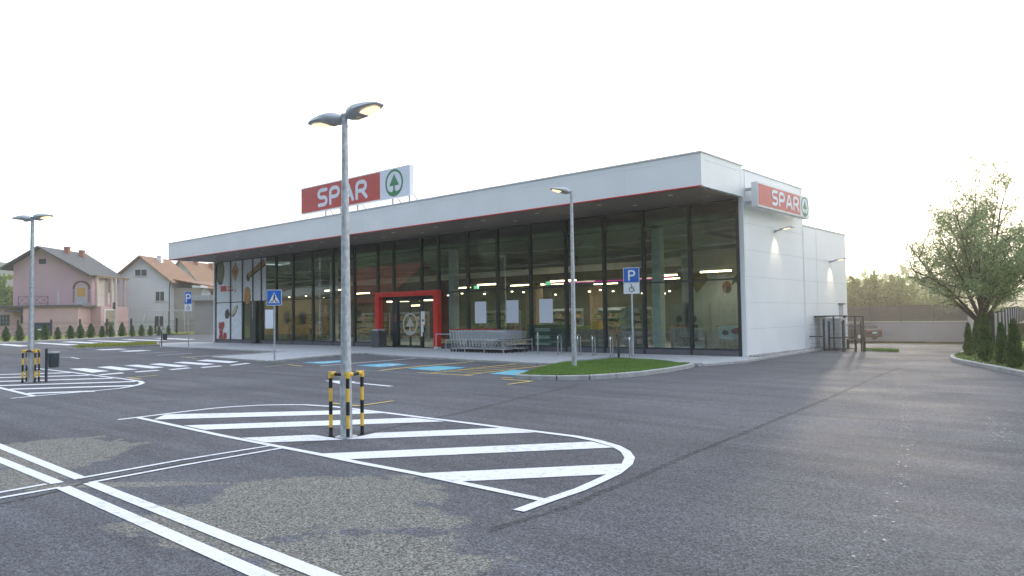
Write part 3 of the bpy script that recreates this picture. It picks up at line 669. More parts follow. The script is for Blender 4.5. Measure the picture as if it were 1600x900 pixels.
# glass front: one window per bay
MX = [-50.83, -48.70, -47.06, -45.68, -44.58, -42.78, -40.81, -38.62, -36.51, -34.44, -32.31, -30.93, -28.68, -27.39, -25.29, -23.31, -21.28, -19.26, -17.26, -15.36, -13.31, -11.36]
ZG0, ZG1, ZGT = .28, 5.85, 2.91
M_PANELBG = mat('graphic_panel', (.66, .71, .76), .6, 0, .13, 4.5, bump=.05)
def graphic(mb_list, parent): pass
for i in range(len(MX)-1):
    a, b = MX[i], MX[i+1]; door = (10 <= i <= 12) 
    f = MB(); mw = .12
    f.box((a-mw/2, FY-.06, .07), (a+mw/2, FY+.10, ZG1))
    if i == len(MX)-2: f.box((b-mw/2, FY-.06, .07), (b+mw/2-.01, FY+.1, ZG1))
    f.box((a+mw/2, FY-.03, ZG1-.07), (b-mw/2, FY+.08, ZG1))
    f.box((a+mw/2, FY-.02, ZGT-.03), (b-mw/2, FY+.08, ZGT+.03))
    if not door:
        f.box((a+mw/2, FY-.02, ZG0), (b-mw/2, FY+.08, ZG0+.06)); f.box((a+mw/2, FY-.05, .07), (b-mw/2, FY+.08, ZG0), 1)
    fo = f.build('window', [M_DARK, M_PLINTH], shop, True)
    p = MB(); zb_ = ZG0+.06 if not door else ZGT+.03
    if i < 2: zs = []
    elif i < 4: zs = [(ZG0+.06, ZGT-.03)]
    elif door: zs = [(ZGT+.03, ZG1-.07)]
    else: zs = [(ZG0+.06, ZGT-.03), (ZGT+.03, ZG1-.07)]
    for z0, z1 in zs: p.box((a+mw/2, FY+.015, z0), (b-mw/2, FY+.021, z1))
    if p.v: p.build('pane', GLASS, fo, True)
    if i < 4:
        g_ = MB()
        g_.box((a+mw/2, FY-.012, ZGT+.03), (b-mw/2, FY+.01, ZG1-.07))
        if i < 2: g_.box((a+mw/2, FY-.012, ZG0+.06), (b-mw/2, FY+.01, ZGT-.03))
        g_.build('graphic_panel', M_PANELBG, fo, True)
    if i == 4:
        MB().box((a+mw/2, FY-.012, ZGT+.03), (-44.06, FY+.01, ZG1-.07)).build('graphic_panel', M_PANELBG, fo, True)
# food pictures printed on the panels
def blob(mb, cx, cz, rx, rz, ang=0, n=18, jag=.06, y=FY-.014, mi=0, seed=0):
    rnd = random.Random(seed*7+int(cx*31)); P = []
    for k in range(n):
        t = 2*math.pi*k/n; r = 1+rnd.uniform(-jag, jag); u, v_ = rx*r*math.cos(t), rz*r*math.sin(t)
        P.append((cx+u*math.cos(ang)-v_*math.sin(ang), y-mi*.0015-seed*.0002, cz+u*math.sin(ang)+v_*math.cos(ang)))
    mb.add(P, [tuple(range(n))], mi)
def WF(px, py): p = PL(px, py, 1, FY); return p[0], p[2]
art = MB(); mats_art = [mat('art_dark', (.05, .045, .035), .6, 0, .4, 6.), mat('art_green', (.06, .12, .04), .6, 0, .6, 14., var2=(.25, .3, .14)), mat('art_tan', (.36, .22, .10), .6, 0, .35, 9.),
   mat('art_red', (.35, .03, .03), .6, 0, .5, 12.), mat('art_orange', (.5, .24, .03), .6, 0, .3, 5.), mat('art_cream', (.5, .45, .3), .6, 0, .3, 9.)]
x, z = WF(344.5, 425); blob(art, x+.0, z, .62, .95, 0, mi=0, seed=1); blob(art, x+.0, z+.02, .48, .75, 0, mi=1, seed=2)
def artdone():
    global art
    art.build('printed_food', mats_art, shop, True); art = MB()
artdone(); x, z = WF(368, 425); art.add([(x, FY-.016, z+.75), (x-.52, FY-.016, z+.05), (x+.02, FY-.016, z-.72), (x+.5, FY-.016, z+.1)], [(0,1,2,3)], 2); blob(art, x, z, .14, .17, 0, mi=3, seed=3)
artdone(); x0, z0 = WF(388, 432); x1, z1 = WF(414, 409)
for k, (off, wd, mi_) in enumerate(((.0, .19, 0), (.04, .14, 2))):
    d = math.hypot(x1-x0, z1-z0); nx_, nz_ = -(z1-z0)/d, (x1-x0)/d
    art.add([(x0-nx_*wd, FY-.014-.002*k, z0-nz_*wd+off), (x1-nx_*wd*1.4, FY-.014-.002*k, z1-nz_*wd*1.4+off), (x1+nx_*wd*1.4, FY-.014-.002*k, z1+nz_*wd*1.4+off), (x0+nx_*wd, FY-.014-.002*k, z0+nz_*wd+off)], [(0,1,2,3)], mi_)
blob(art, x0, z0-.05, .22, .3, 0, mi=0, seed=4)
artdone(); x, z = WF(387, 463); blob(art, x, z, .44, .68, 0, mi=0, seed=5); blob(art, x, z+.06, .38, .6, 0, mi=4, seed=6)
artdone(); x, z = WF(355.5, 491); blob(art, x, z, .36, .34, 0, mi=0, seed=7, jag=.15)
artdone(); x, z = WF(367, 486); blob(art, x, z, .55, .22, .75, mi=0, seed=8); blob(art, x, z+.05, .48, .16, .75, mi=5, seed=9, jag=.1)
artdone(); x, z = WF(349, 516)
for k in range(22): blob(art, x+random.uniform(-.5, .45), z+random.uniform(-.65, .5), random.uniform(.1, .22), random.uniform(.12, .26), random.uniform(0, 3), n=10, mi=3 if k % 5 else 1, seed=10+k, jag=.2)
art.build('printed_food', mats_art, shop, True)
lg = MB(); frF = lambda a, b, d: (a, FY-.02-d, b)
xa, za = WF(345, 448); xb, zb_ = WF(364.5, 454.5)
lg.box((xa, FY-.022, zb_), (xb, FY-.0165, za+.03), 0)
word(lg, 'SPAR', xa+.85, zb_+.1, .27, .065, frF, .006, 1, gap=.3, sx=1.2)
x, z = WF(368, 451); lg.add([(x-.12, FY-.018, z-.08), (x+.12, FY-.018, z-.08), (x, FY-.018, z+.2)], [(0,1,2)], 2); lg.box((x-.1, FY-.018, z-.22), (x+.1, FY-.0175, z-.14), 2)
lg.build('small_logo', [mat('logo_red', (.5, .02, .03), .4), M_PLATE, M_GREEN], shop, True)
M_LET = mat('pale_lettering', (.72, .76, .82), .5)
x, z = WF(344.5, 464); so_ = ORG[shop.name]
textmesh('panel_lettering', 'DOBRO', .46, M_LET, shop, (x-so_[0], FY-.016-so_[1], z-so_[2]), (D2R(90), 0, 0))
x, z = WF(358, 470.5); textmesh('panel_lettering', 'DOŠLI', .46, M_LET, shop, (x-so_[0], FY-.016-so_[1], z-so_[2]), (D2R(90), 0, 0))
# dark portal tower by the left door
MB().box((-45.55, FY-.30, .07), (-44.85, FY-.07, ZGT+.02)).build('machine_housing', M_DARK, shop, True)
tw = MB(); rnd = random.Random(3)
for k in range(12):
    z = 1.75+k*.095; xx = -45.28; tw = MB()
    tw.box((xx, FY-.306, z), (xx+.11, FY-.301, z+.02)); 
    if k % 3 != 1: tw.box((xx, FY-.306, z+.021), (xx+.028, FY-.301, z+.065))
    if k % 2: tw.box((xx+.08, FY-.306, z+.021), (xx+.11, FY-.301, z+.065))
    tw.build('letter', M_PLATE, shop, True)
# red portal
YP = FY-.36
qx = lambda px, py: PL(px, py, 1, YP)[0]
PXA, PXB, PXC, PXD = qx(585.5, 500), qx(591.8, 500), qx(676.8, 500), qx(683.2, 500)
PZT, PZB = 3.04, 2.79
rp = MB(); rp.box((PXA, YP, .07), (PXB, FY-.065, PZB-.001)); rp.box((PXC, YP, .17), (PXD, FY-.065, PZB-.001)); rp.box((PXA, YP, PZB), (PXD, FY-.065, PZT)); 
port = rp.build('entrance_portal', M_RED, shop, True, bevel=.006)
MB().box((PXC+.02, YP+.02, .07), (PXD-.02, FY-.1, .169)).build('portal_foot', M_PLATE, port, True)
# sliding doors behind the portal
fx = lambda px: PL(px, 500, 1, FY)[0]
D0, D1, D2, D3, D4, D5 = fx(597), fx(614.5), fx(622.5), fx(641), fx(657.5), fx(660)
D6 = fx(685)
dm = MB(); dm.box((D0-.1, FY-.02, 2.60), (D6, FY+.12, 2.83)); dm.box((D1, FY-.065, .07), (D2, FY+.12, 2.6)); dm.box((D4, FY-.05, .07), (D5, FY+.12, 2.6)); dm.box((D0-.1, FY-.02, .07), (D0, FY+.1, 2.6))
dframe = dm.build('door_frame', M_DARK, shop, True)
for (a, b) in ((D2+.01, D3-.012), (D3+.012, D4-.01)):
    d_ = MB(); d_.box((a, FY-.01, .08), (a+.045, FY+.03, 2.59)); d_.box((b-.045, FY-.01, .08), (b, FY+.03, 2.59)); d_.box((a+.045, FY-.01, .08), (b-.045, FY+.03, .2)); d_.box((a+.045, FY-.01, 2.53), (b-.045, FY+.03, 2.59))
    dr = d_.build('sliding_door', M_DARK, shop, True); MB().box((a+.045, FY+.008, .2), (b-.045, FY+.014, 2.53)).build('pane', GLASS, dr, True)
for (a, b) in ((D0, D1), (D5, D6)): MB().box((a, FY+.008, .1), (b, FY+.014, 2.6)).build('side_light', GLASS, dframe, True)
em = MB(); M_FROST = mat('frosted_film', (.42, .41, .39), .7); frE = lambda a, b, d: (a, FY-.0125-d, b)
emblem(em, D3, 1.32, .60, frE, 0.); em.build('door_emblem', M_FROST, shop, True)
st3 = MB()
for k in range(3): st3.tube([((D1+D2)/2+.05, FY-.066, 1.78-k*.14), ((D1+D2)/2+.05, FY-.071, 1.78-k*.14)], .055, 14)
st3.build('warning_sticker', mat('sticker_red', (.42, .08, .10), .5), dframe, True)
q0 = fx(659); nt_ = MB(); nt_.box((q0, FY-.064, 1.28), (fx(665), FY-.058, 1.98)); nt_.box((q0, FY-.064, .90), (fx(663), FY-.058, 1.27)); nt_.box((q0, FY-.064, .68), (fx(661.5), FY-.058, .89))
nt_.box((q0+.1, FY-.0665, 1.45), (q0+.22, FY-.0645, 1.56), 1); nt_.build('door_notice', [M_PLATE, M_DARK], dframe, True)
# posters on the glass
for k, (xa, ya, xb, yb) in enumerate(((743, 471.5, 761, 505), (792, 469.5, 811.5, 504.5), (843.5, 467.5, 865, 504.5))):
    a, z1 = WF(xa, ya); b, z0 = WF(xb, yb)
    tag(MB().box((a, FY-.05, z0), (b, FY-.043, z1)).build('blank_poster', M_SIGNWHITE), ['blank white poster on the glass, the one nearest the red entrance portal', 'blank white poster on the glass, the middle one of three', 'blank white poster on the glass nearest the slim single lamp post'][k], 'poster', 'white posters on the shop glass')

# ---- rooftop sign
rs = thing('rooftop_sign', 'long red and white sign box with fir tree emblem standing on the roof edge', 'sign', (-31, 22.87, 7.07))
xa, xb, zb0, zb1, ys_ = -35.76, -26.62, 7.51, 8.98, 22.87
bx = MB(); bx.box((xa, ys_, zb0), (xb+.12, ys_+.24, zb1)); bx.build('sign_box', M_TRIM, rs, True)
xr = -28.76
MB().box((xa+.06, ys_-.008, zb0+.06), (xr, ys_-.001, zb1-.06)).build('red_panel', M_SIGNRED, rs, True)
MB().box((xr+.02, ys_-.008, zb0+.03), (xb+.05, ys_-.001, zb1-.03)).build('white_panel', M_SIGNWHITE, rs, True)
frR = lambda a, b, d: (a, ys_-.009-d, b)
wd = MB(); word(wd, 'SPAR', PL(498, 310, 1, ys_)[0], zb0+.33, .80, .20, frR, .012, gap=.30, sx=1.27); wd.build('lettering', M_SIGNWHITE, rs, True)
em = MB(); emblem(em, PL(616, 285, 1, ys_)[0], (zb0+zb1)/2, .67, frR, .004); em.build('emblem', M_GREEN, rs, True)
for k, x in enumerate([PL(q, 330, 1, ys_+.2)[0] for q in (509, 533, 559, 614, 640)]):
    s = MB(); s.bar((x, ys_+.2, 6.86), (x, ys_+.2, zb0), .07); s.bar((x+.06, ys_+1.2, 6.86), (x+.06, ys_+.3, zb0+.2), .05); s.build('support_leg', M_GALV, rs, True)
# ---- side wall sign
ss = thing('wall_sign', 'red and white sign box with fir tree emblem mounted on the side wall', 'sign', (X0+.3, 28.5, 6))
sx_ = X0+.60
ya, yb = PL(1184, 300, 0, sx_)[1], PL(1264.3, 328, 0, sx_)[1]; s0, s1 = (PL(1184, 319, 0, sx_)[2]+PL(1264.3, 344, 0, sx_)[2])/2, (PL(1184, 281, 0, sx_)[2]+PL(1264.3, 311, 0, sx_)[2])/2
MB().box((X0+.36, ya, s0), (sx_, yb, s1)).build('sign_box', M_TRIM, ss, True)
yr = PL(1249.8, 320, 0, sx_)[1]
MB().box((sx_+.001, ya+.05, s0+.06), (sx_+.008, yr, s1-.06)).build('red_panel', mat('sign_red_pale', (.52, .085, .075), .35, 0, .04, 3.), ss, True)
MB().box((sx_+.001, yr+.02, s0+.03), (sx_+.008, yb-.03, s1-.03)).build('white_panel', M_SIGNWHITE, ss, True)
frS = lambda a, b, d: (sx_+.009+d, a, b)
wd = MB(); word(wd, 'SPAR', PL(1206, 305, 0, sx_)[1], s0+.22, .47, .115, frS, .01, gap=.30, sx=1.36); wd.build('lettering', M_SIGNWHITE, ss, True)
em = MB(); emblem(em, (yr+yb)/2, (s0+s1)/2, .41, frS, .004); em.build('emblem', M_GREEN, ss, True)
for y in (ya+.3, (ya+yb)/2, 31.1):
    MB().box((X0+.013, y-.05, s0+.15), (X0+.36, y+.05, s0+.25)).build('bracket', M_LAMP, ss, True); MB().box((X0+.013, y-.05, s1-.25), (X0+.36, y+.05, s1-.15)).build('bracket', M_LAMP, ss, True)
# ---- wall lamps on the side wall
for k, (y, z) in enumerate(((28.4, 4.85), (34.85, 3.95))):
    wl_ = thing('wall_lamp', ['lit grey wall lamp on the white side wall under the sign', 'lit grey wall lamp on the lower rear wall block'][k], 'wall lamp', (X0, y, z), 0, 'lamps on the side wall')
    h = MB(); h.box((.001, -.05, -.05), (.06, .05, .05)); h.bar((.03, 0, 0), (.3, 0, .06), .05, .05); h.add([(.22, -.12, .04), (.75, -.14, .10), (.75, .14, .10), (.22, .12, .04), (.24, -.08, .1), (.72, -.1, .14), (.72, .1, .14), (.24, .08, .1)], [(3,2,1,0),(4,5,6,7),(0,1,5,4),(1,2,6,5),(2,3,7,6),(3,0,4,7)])
    ho = h.build('housing', M_LAMP, wl_); MB().add([(.35, -.08, .048), (.6, -.09, .076), (.6, .09, .076), (.35, .08, .048)], [(0,1,2,3), (3,2,1,0)]).build('lens', M_LENS, ho)
    ld = bpy.data.lights.new('wall_lamp_light', 'SPOT'); ld.energy = 60; ld.color = (1, .8, .55); ld.spot_size = D2R(75); ld.spot_blend = .8; ld.shadow_soft_size = .08
    lo = bpy.data.objects.new('wall_lamp_light', ld); COL.objects.link(lo); lo.parent = wl_; lo.location = (.28, 0, -.02); lo.rotation_euler = (0, D2R(10), 0)
# security camera beneath the canopy
sc_ = thing('security_camera', 'small white twin security camera under the canopy', 'security camera', (-34.5, 25.1, 5.9))
MB().tube([(0, 0, 0), (0, 0, -.12)], .035, 8).build('mount', M_PLATE, sc_); MB().tube([(-.25, -.2, -.15), (0, 0, -.12)], .06, 8).tube([(.25, -.2, -.15), (0, 0, -.12)], .06, 8).build('camera_head', M_PLATE, sc_, smooth=True); sc_.location.z = 5.85

# ---- interior
ORDN = ['second', 'third', 'fourth', 'fifth', 'sixth', 'seventh', 'eighth', 'ninth', 'tenth', 'eleventh', 'twelfth', 'thirteenth', 'fourteenth', 'fifteenth', 'sixteenth', 'last']
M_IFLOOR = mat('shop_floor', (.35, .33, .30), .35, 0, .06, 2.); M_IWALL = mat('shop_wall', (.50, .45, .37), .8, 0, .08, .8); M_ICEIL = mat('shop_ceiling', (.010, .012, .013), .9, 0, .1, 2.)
it = MB(); it.box((XL+.2, FY+.12, .10), (X0-.19, 36.9, .13)); it.build('floor', M_IFLOOR, shop, True)
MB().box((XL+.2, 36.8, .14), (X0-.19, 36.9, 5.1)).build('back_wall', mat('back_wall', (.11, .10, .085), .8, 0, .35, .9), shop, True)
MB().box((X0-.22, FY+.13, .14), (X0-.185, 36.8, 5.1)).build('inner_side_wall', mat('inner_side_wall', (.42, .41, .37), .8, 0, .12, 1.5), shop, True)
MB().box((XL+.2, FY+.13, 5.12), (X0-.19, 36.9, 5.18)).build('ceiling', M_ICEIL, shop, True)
tb = MB()
for y in (28.5, 31, 34): tb.box((XL+.3, y, 4.35), (X0-.3, y+.12, 4.5))
for x in range(-49, -12, 3): tb.box((x, 26.2, 4.7), (x+.1, 37, 4.85))
tb.build('ceiling_duct', mat('duct', (.10, .11, .11), .5, .3), shop, True)
MB().box((XL+.3, 31.6, 4.0), (X0-.3, 31.9, 4.32)).build('bulkhead_beam', mat('bulkhead', (.55, .58, .58), .7), shop, True)
for x in [PL(q, 400, 1, FY+.6)[0] for q in (521, 708, 1027)]: MB().box((x-.19, FY+.45, .13), (x+.19, FY+.8, 5.1)).build('column', mat('column_grey', (.60, .62, .60), .7), shop, True)
mg = MB(); mg.bar((-24.5, 30.5, 3.35), (-16.8, 30.5, 3.35), .04, .05); mg.build('magenta_strip', mat('magenta_glow', (.5, .02, .3), .5, emit=(.9, .05, .5), estr=.8), shop, True)
# interior lights
def barlight(p, q, first=[None]):
    t = thing('ceiling_light', '', 'ceiling light', ((p[0]+q[0])/2, p[1], p[2]), 0, 'linear lights inside the shop')
    MB().box((p[0], p[1]-.03, p[2]), (q[0], p[1]+.03, p[2]+.05)).build('housing', M_PLATE, t, True)
    MB().box((p[0]+.02, p[1]-.04, p[2]-.05), (q[0]-.02, p[1]+.04, p[2]-.002)).build('tube', M_TUBE, t, True)
    ld = bpy.data.lights.new('tube_light', 'AREA'); ld.shape = 'RECTANGLE'; ld.size = abs(q[0]-p[0]); ld.size_y = .15; ld.energy = 34; ld.color = (1, .87, .72)
    lo = bpy.data.objects.new('tube_light', ld); COL.objects.link(lo); lo.parent = t; lo.location = (0, 0, -.07); return t
M_TUBE = mat('lit_tube', (1, .8, .5), .4, 0, 0, emit=(1, .70, .38), estr=22.)
BL = [((1094, 425), (1143, 421), 28.), ((1034, 430), (1058, 428.5), 30.), ((1034, 435), (1062, 434), 33), ((746, 444.6), (775, 443.2), 29.), ((860, 439.5), (900, 436.5), 28.5), ((845, 444), (880, 442), 31.), ((928, 444), (965, 442), 31.), ((605, 471), (640, 469.5), 29), ((640, 477), (661, 476.5), 32), ((655, 469), (676, 468), 29)]
LBL = ['warm light tube hanging before the interior side wall, nearest the white corner', 'upper of two warm light tubes beside the pale column near the corner', 'lower rear warm light tube beside the pale column near the corner', 'warm light tube above the first white poster from the portal', 'upper warm light tube just left of the slim lamp post', 'lower rear warm light tube left of the slim lamp post', 'warm light tube between the slim lamp post and the disabled parking sign', 'warm light tube seen through the left light of the entrance', 'lower warm light tube seen through the sliding doors', 'upper warm light tube seen through the sliding doors']
for (a, b, y), lb in zip(BL, LBL):
    p = PL(*a, 1, y); q_ = PL(*b, 1, y); z = (p[2]+q_[2])/2
    barlight((p[0], y, z), (q_[0], y, z))['label'] = lb
# deeper rows of tubes, added to brighten the shop interior
DL = [((437, 474), 33.5, 'added low warm light tube inside just right of the crossing sign'), ((470, 476), 33.5, 'added low warm light tube inside, between the crossing sign and the tall lamp post'), ((566, 474), 34.5, 'added warm light tube deep inside just right of the tall lamp post'), ((720, 466), 34, 'added warm light tube deep inside above the left end of the cart row'), ((815, 462), 34.5, 'added warm light tube deep inside between second and third white poster'), ((910, 458), 34.5, 'added warm light tube deep inside right of the slim lamp post'), ((1002, 456), 34.5, 'added warm light tube deep inside just right of the wheelchair plate'), ((520, 470), 29, 'added warm light tube inside beside the pale column left of the tall lamp post')]
for (px, py), y, lb in DL:
    x = PL(px, py, 1, y)[0]; barlight((x-.9, y, 3.6), (x+.9, y, 3.6))['label'] = lb
# shelves
M_SH = [mat('shelf_goods_brown', (.30, .13, .05), .7, 0, .6, 5., var2=(.60, .45, .25), stretch=(1, 1, 2.)), mat('shelf_goods_green', (.10, .20, .08), .7, 0, .6, 6., var2=(.40, .5, .26)), mat('shelf_goods_mixed', (.35, .10, .07), .7, 0, .7, 7., var2=(.65, .62, .55))]
rnd = random.Random(5)
shelf_defs = [(-48.5, 31, 3), (-44.5, 31, 3), (-40.5, 31.5, 3), (-36, 31, 3), (-24.5, 31.5, 3.2), (-20.3, 31.5, 3.2), (-30.5, 33.5, 3.0)]
for k, (x, y, L_) in enumerate(shelf_defs):
    t = thing('store_shelf', ['goods shelf behind the glass nearest the printed food panels', 'goods shelf inside behind the pedestrian crossing sign', 'goods shelf inside right of the crossing sign', 'goods shelf inside left of the tall twin lamp post', 'goods shelf inside behind the row of carts', 'goods shelf inside behind the stacked green packs', 'goods shelf inside straight behind the sliding doors'][k], 'shelf', (x, y, .13), 0, 'shelves inside the shop')
    s = MB(); s.box((-L_/2, -.3, 0), (L_/2, .3, .15)); s.box((-L_/2, .22, .15), (L_/2, .3, 1.9))
    for z in (.55, .95, 1.35, 1.75): s.box((-L_/2, -.3, z), (L_/2, .219, z+.025))
    s.build('rack', M_LAMP, t)
    g = MB()
    for z in (.152, .577, .977, 1.377):
        x_ = -L_/2+.02
        while x_ < L_/2-.25:
            ww = rnd.uniform(.1, .3); g.box((x_, -.27, z), (x_+ww-.015, .2, z+rnd.uniform(.18, .36)), rnd.randrange(3)); x_ += ww
    g.build('goods', M_SH, t)
# track spots
M_SPOT = mat('spot_glow', (1, .85, .6), .4, 0, 0, emit=(1, .78, .5), estr=14.)
rs_ = random.Random(21); SPX = [452, 478, 506, 700, 722, 757, 800, 818, 836, 868, 884, 921, 938, 958, 1004, 1038, 1046]
for k, px in enumerate(SPX):
    y = 30+rs_.uniform(0, 3.5); p = PL(px, 463-max(0, (px-640))*.02+rs_.uniform(-5, 4), 1, y)
    t = thing('track_spot', 'small warm ceiling spot inside the shop, %s along the glass front' % (['first']+ORDN)[k], 'spotlight', (p[0], y, p[2]), 0, 'small ceiling spots inside the shop')
    MB().tube([(0, 0, .02), (0, 0, .16)], .05, 8).build('housing', M_DARK, t); MB().tube([(0, 0, .018), (0, 0, -.03)], .06, 8).build('bulb', M_SPOT, t)
sh2 = [(-46.5, 34.5, 'second rank goods shelf inside, nearest the printed panels'), (-42, 34.8, 'second rank goods shelf inside behind the crossing sign'), (-26.5, 33.2, 'second rank goods shelf inside behind the left end of the cart row'), (-18.2, 34.8, 'second rank goods shelf inside right of the slim lamp post')]
for x, y, lb in sh2: dup(t, (x, y, .13), 0, lb)
# hot counter / bakery glow on the right
t = thing('bakery_counter', 'lit bakery counter with orange glow inside near the corner', 'counter', (-15.3, 34, .13))
MB().box((-1.5, -.4, 0), (1.5, .4, 1.1)).box((-1.5, .3, 1.1), (1.5, .5, 2.9)).build('counter_body', mat('counter_wood', (.22, .11, .05), .6, 0, .3, 4.), t)
MB().box((-1.3, .26, 2.0), (1.3, .295, 2.35)).build('lit_strip', mat('orange_glow', (.8, .3, .1), .5, 0, 0, emit=(1, .35, .12), estr=3.), t)
MB().box((-1.3, -.42, .6), (1.3, -.405, .95)).build('display', mat('display_glow', (.8, .5, .2), .5, 0, .5, 8., emit=(1, .6, .25), estr=1.6), t)
MB().box((-1.2, .22, 2.42), (1.2, .255, 2.85)).build('menu_board', M_PLATE, t)
# cross wall behind the last windows, with food pictures
YI = 29.4; xw = PL(1066, 480, 1, YI)[0]
t = thing('partition_wall', 'pale inner wall with large food pictures behind the last two windows', 'wall', (-12.5, YI, .13))
MB().box((xw, YI, .13), (X0-.23, YI+.15, 5.1)).build('wall_panel', mat('partition', (.36, .38, .36), .8, 0, .12, 1.2), t, True)
mu = MB()
def WI(px, py): p = PL(px, py, 1, YI); return p[0], p[2]
def mb_(mu, P, mi): mu.add([(PL(a, b, 1, YI)[0], YI-.003-.0015*mi, PL(a, b, 1, YI)[2]) for a, b in P], [tuple(range(len(P)))], mi)
mb_(mu, [(1083, 428), (1101, 424), (1107, 438), (1089, 458), (1080, 442)], 0)
def evp(cx, cy, rx, ry, n=14): return [(cx+rx*math.cos(2*math.pi*k/n), cy+ry*math.sin(2*math.pi*k/n)) for k in range(n)]
mb_(mu, evp(1136, 449, 7.5, 10), 1); mb_(mu, evp(1138, 452, 4.5, 5), 2)
mb_(mu, [(1143, 447), (1145, 436), (1150, 430), (1156, 426), (1156, 446), (1149, 441)], 2)
for k in range(9):
    a_ = 1105+k*5+random.uniform(-2, 2); b_ = 470+random.uniform(-30, 25); mb_(mu, [(a_, b_), (a_+4, b_+1), (a_+3.5, b_+2)], 3)
mu.build('mural', [mat('mural_tan', (.20, .16, .08), .7, 0, .3, 5.), mat('mural_brown', (.20, .09, .06), .7, 0, .4, 5.), mat('mural_dark', (.03, .04, .04), .7), mat('mural_line', (.25, .25, .23), .7)], t, True)
dq = MB(); a_, b_ = WI(1123, 472); c_, _ = WI(1147, 472); dq.box((a_, YI-.03, .13), (c_, YI-.002, b_)); dq.build('inner_door', mat('door_inner', (.33, .35, .33), .6), t, True)
for k, (px, w_, h_) in enumerate(((1096, .95, 2.0), (1074, .9, 2.0))):
    x, z = WI(px, 495); t = thing('vending_machine', ['grey machine with round opening before the pale inner wall, right of the mullion', 'grey machine with round opening before the pale inner wall, left of the mullion'][k], 'machine', (x, YI-.42, .13), 0, 'machines by the inner wall')
    MB().box((-w_/2, -.3, 0), (w_/2, .4, h_)).build('cabinet', mat('machine_grey', (.32, .35, .34), .5), t); o = MB().tube([(0, -.302, 1.3), (0, -.32, 1.3)], .15, 16).box((-.2, -.315, .35), (.2, -.301, 1.05)); o.build('opening', M_DARK, t)
# stacks of packs inside
M_PACK = [mat('pack_green', (.03, .17, .11), .5, 0, .3, 6.), mat('pack_white', (.70, .80, .76), .5, 0, .25, 9.)]
for k, (px, n_) in enumerate(((838, 0), (850.5, 1), (863, 1), (873, 0), (884, 0))):
    p = PL(px, 540, 1, 26.6); t = thing('pack_stack', ['stack of green bottle packs inside the glass, leftmost behind the slim white post', 'stack of pale bottle packs behind the glass, left one of the two pale stacks', 'stack of pale bottle packs behind the glass, right one of the two pale stacks', 'stack of dark green packs beside the pale stacks', 'stack of dark green packs behind the slim lamp post'][k], 'stack of packs', (p[0], 26.6, .13), 0, 'packs stacked behind the glass')
    MB().box((-.28, -.4, 0), (.28, .4, .12)).build('pallet', mat('pallet_wood', (.25, .17, .1), .8), t)
    g = MB(); 
    for j in range(6): 
        for s_x in (0,): g.box((-.25+rnd.uniform(-.02, .02), -.35, .125+j*.17), (.25+rnd.uniform(-.02, .02), .35, .125+j*.17+.15), (j+n_) % 2 if n_ else 0)
    g.build('packs', M_PACK, t)
t = thing('display_stand', 'white cardboard display tower behind the disabled parking sign', 'display stand', (PL(987, 530, 1, 26.5)[0], 26.5, .13))
g = MB(); g.box((-.45, -.3, 0), (.45, .3, .1))
for j in range(5): g.box((-.45, -.3, .3+j*.32), (.45, .3, .33+j*.32)); g.box((-.4+j*.02, -.24, .331+j*.32), (.4-j*.03, .2, .52+j*.32))
g.box((-.45, .25, .1), (.45, .3, 1.9)); g.build('tower', mat('card_white', (.5, .53, .54), .6, 0, .3, 10., var2=(.6, .45, .4)), t)
t = thing('price_gondola', 'low promotional counter with yellow box inside behind the slim lamp post', 'counter', (PL(912, 520, 1, 29)[0], 29, .13))
MB().box((-1.6, -.4, 0), (1.6, .4, .85)).build('counter_body', mat('gondola', (.28, .22, .13), .6, 0, .3, 4.), t); MB().box((.6, -.2, .851), (1.0, .2, 1.25)).build('box', M_YEL, t)
MB().box((-1.1, -.3, .851), (.3, .3, 1.0)).build('tray', M_SH[1], t)
for k, (px, y_) in enumerate(((835, 30), (935, 33))):
    p = PL(px, 500, 1, y_); t = MB().box((p[0]-.35, y_-.3, .13), (p[0]+.35, y_+.3, 3.3)); tag(t.build('brick_pier', mat('warm_pier', (.36, .25, .16), .8, 0, .2, 3.)), ['warm toned pier inside behind the third poster', 'warm toned pier inside right of the slim lamp post'][k], 'pier')
for k, (px, py, y) in enumerate(((744, 449, 29), (857, 442.5, 29))):
    p = PL(px, py, 1, y); tag(MB().box((p[0]-.18, y, p[2]-.09), (p[0]+.18, y+.03, p[2]+.09)).build('exit_sign', mat('exit_green', (.1, .5, .25), .5, 0, 0, emit=(.25, .8, .45), estr=1.)), ['small lit green exit sign above the first poster', 'small lit green exit sign left of the slim lamp post'][k], 'exit sign', 'exit signs')

# ================================================================== STREET FURNITURE
def head_mesh():
    # leaf-shaped LED luminaire pointing along +X
    secs = [(0.0, .05, -.03, .04), (.05, .10, -.06, .075), (.14, .165, -.075, .105), (.26, .19, -.062, .115), (.36, .19, -.045, .10), (.48, .18, -.034, .08), (.60, .15, -.024, .052), (.69, .10, -.016, .022), (.72, .07, -.012, .006)]
    mb = MB(); n = 12; rings = []
    for x, w_, zb, zt in secs:
        R = []
        for k in range(n):
            a = 2*math.pi*k/n; c, s = math.cos(a), math.sin(a)
            z = (zt if s > 0 else -zb*1)*abs(s)**.8*(1 if s > 0 else -1)
            if s < 0: z = max(z, zb)
            R.append((x, w_*(abs(c)**.7)*(1 if c > 0 else -1), z))
        rings.append(R)
    fs = [(i*n+k, (i+1)*n+k, (i+1)*n+(k+1) % n, i*n+(k+1) % n) for i in range(len(secs)-1) for k in range(n)]
    fs += [tuple(range(n)), tuple((len(secs)-1)*n+k for k in range(n-1, -1, -1))]
    mb.add([v_ for r in rings for v_ in r], fs); return mb
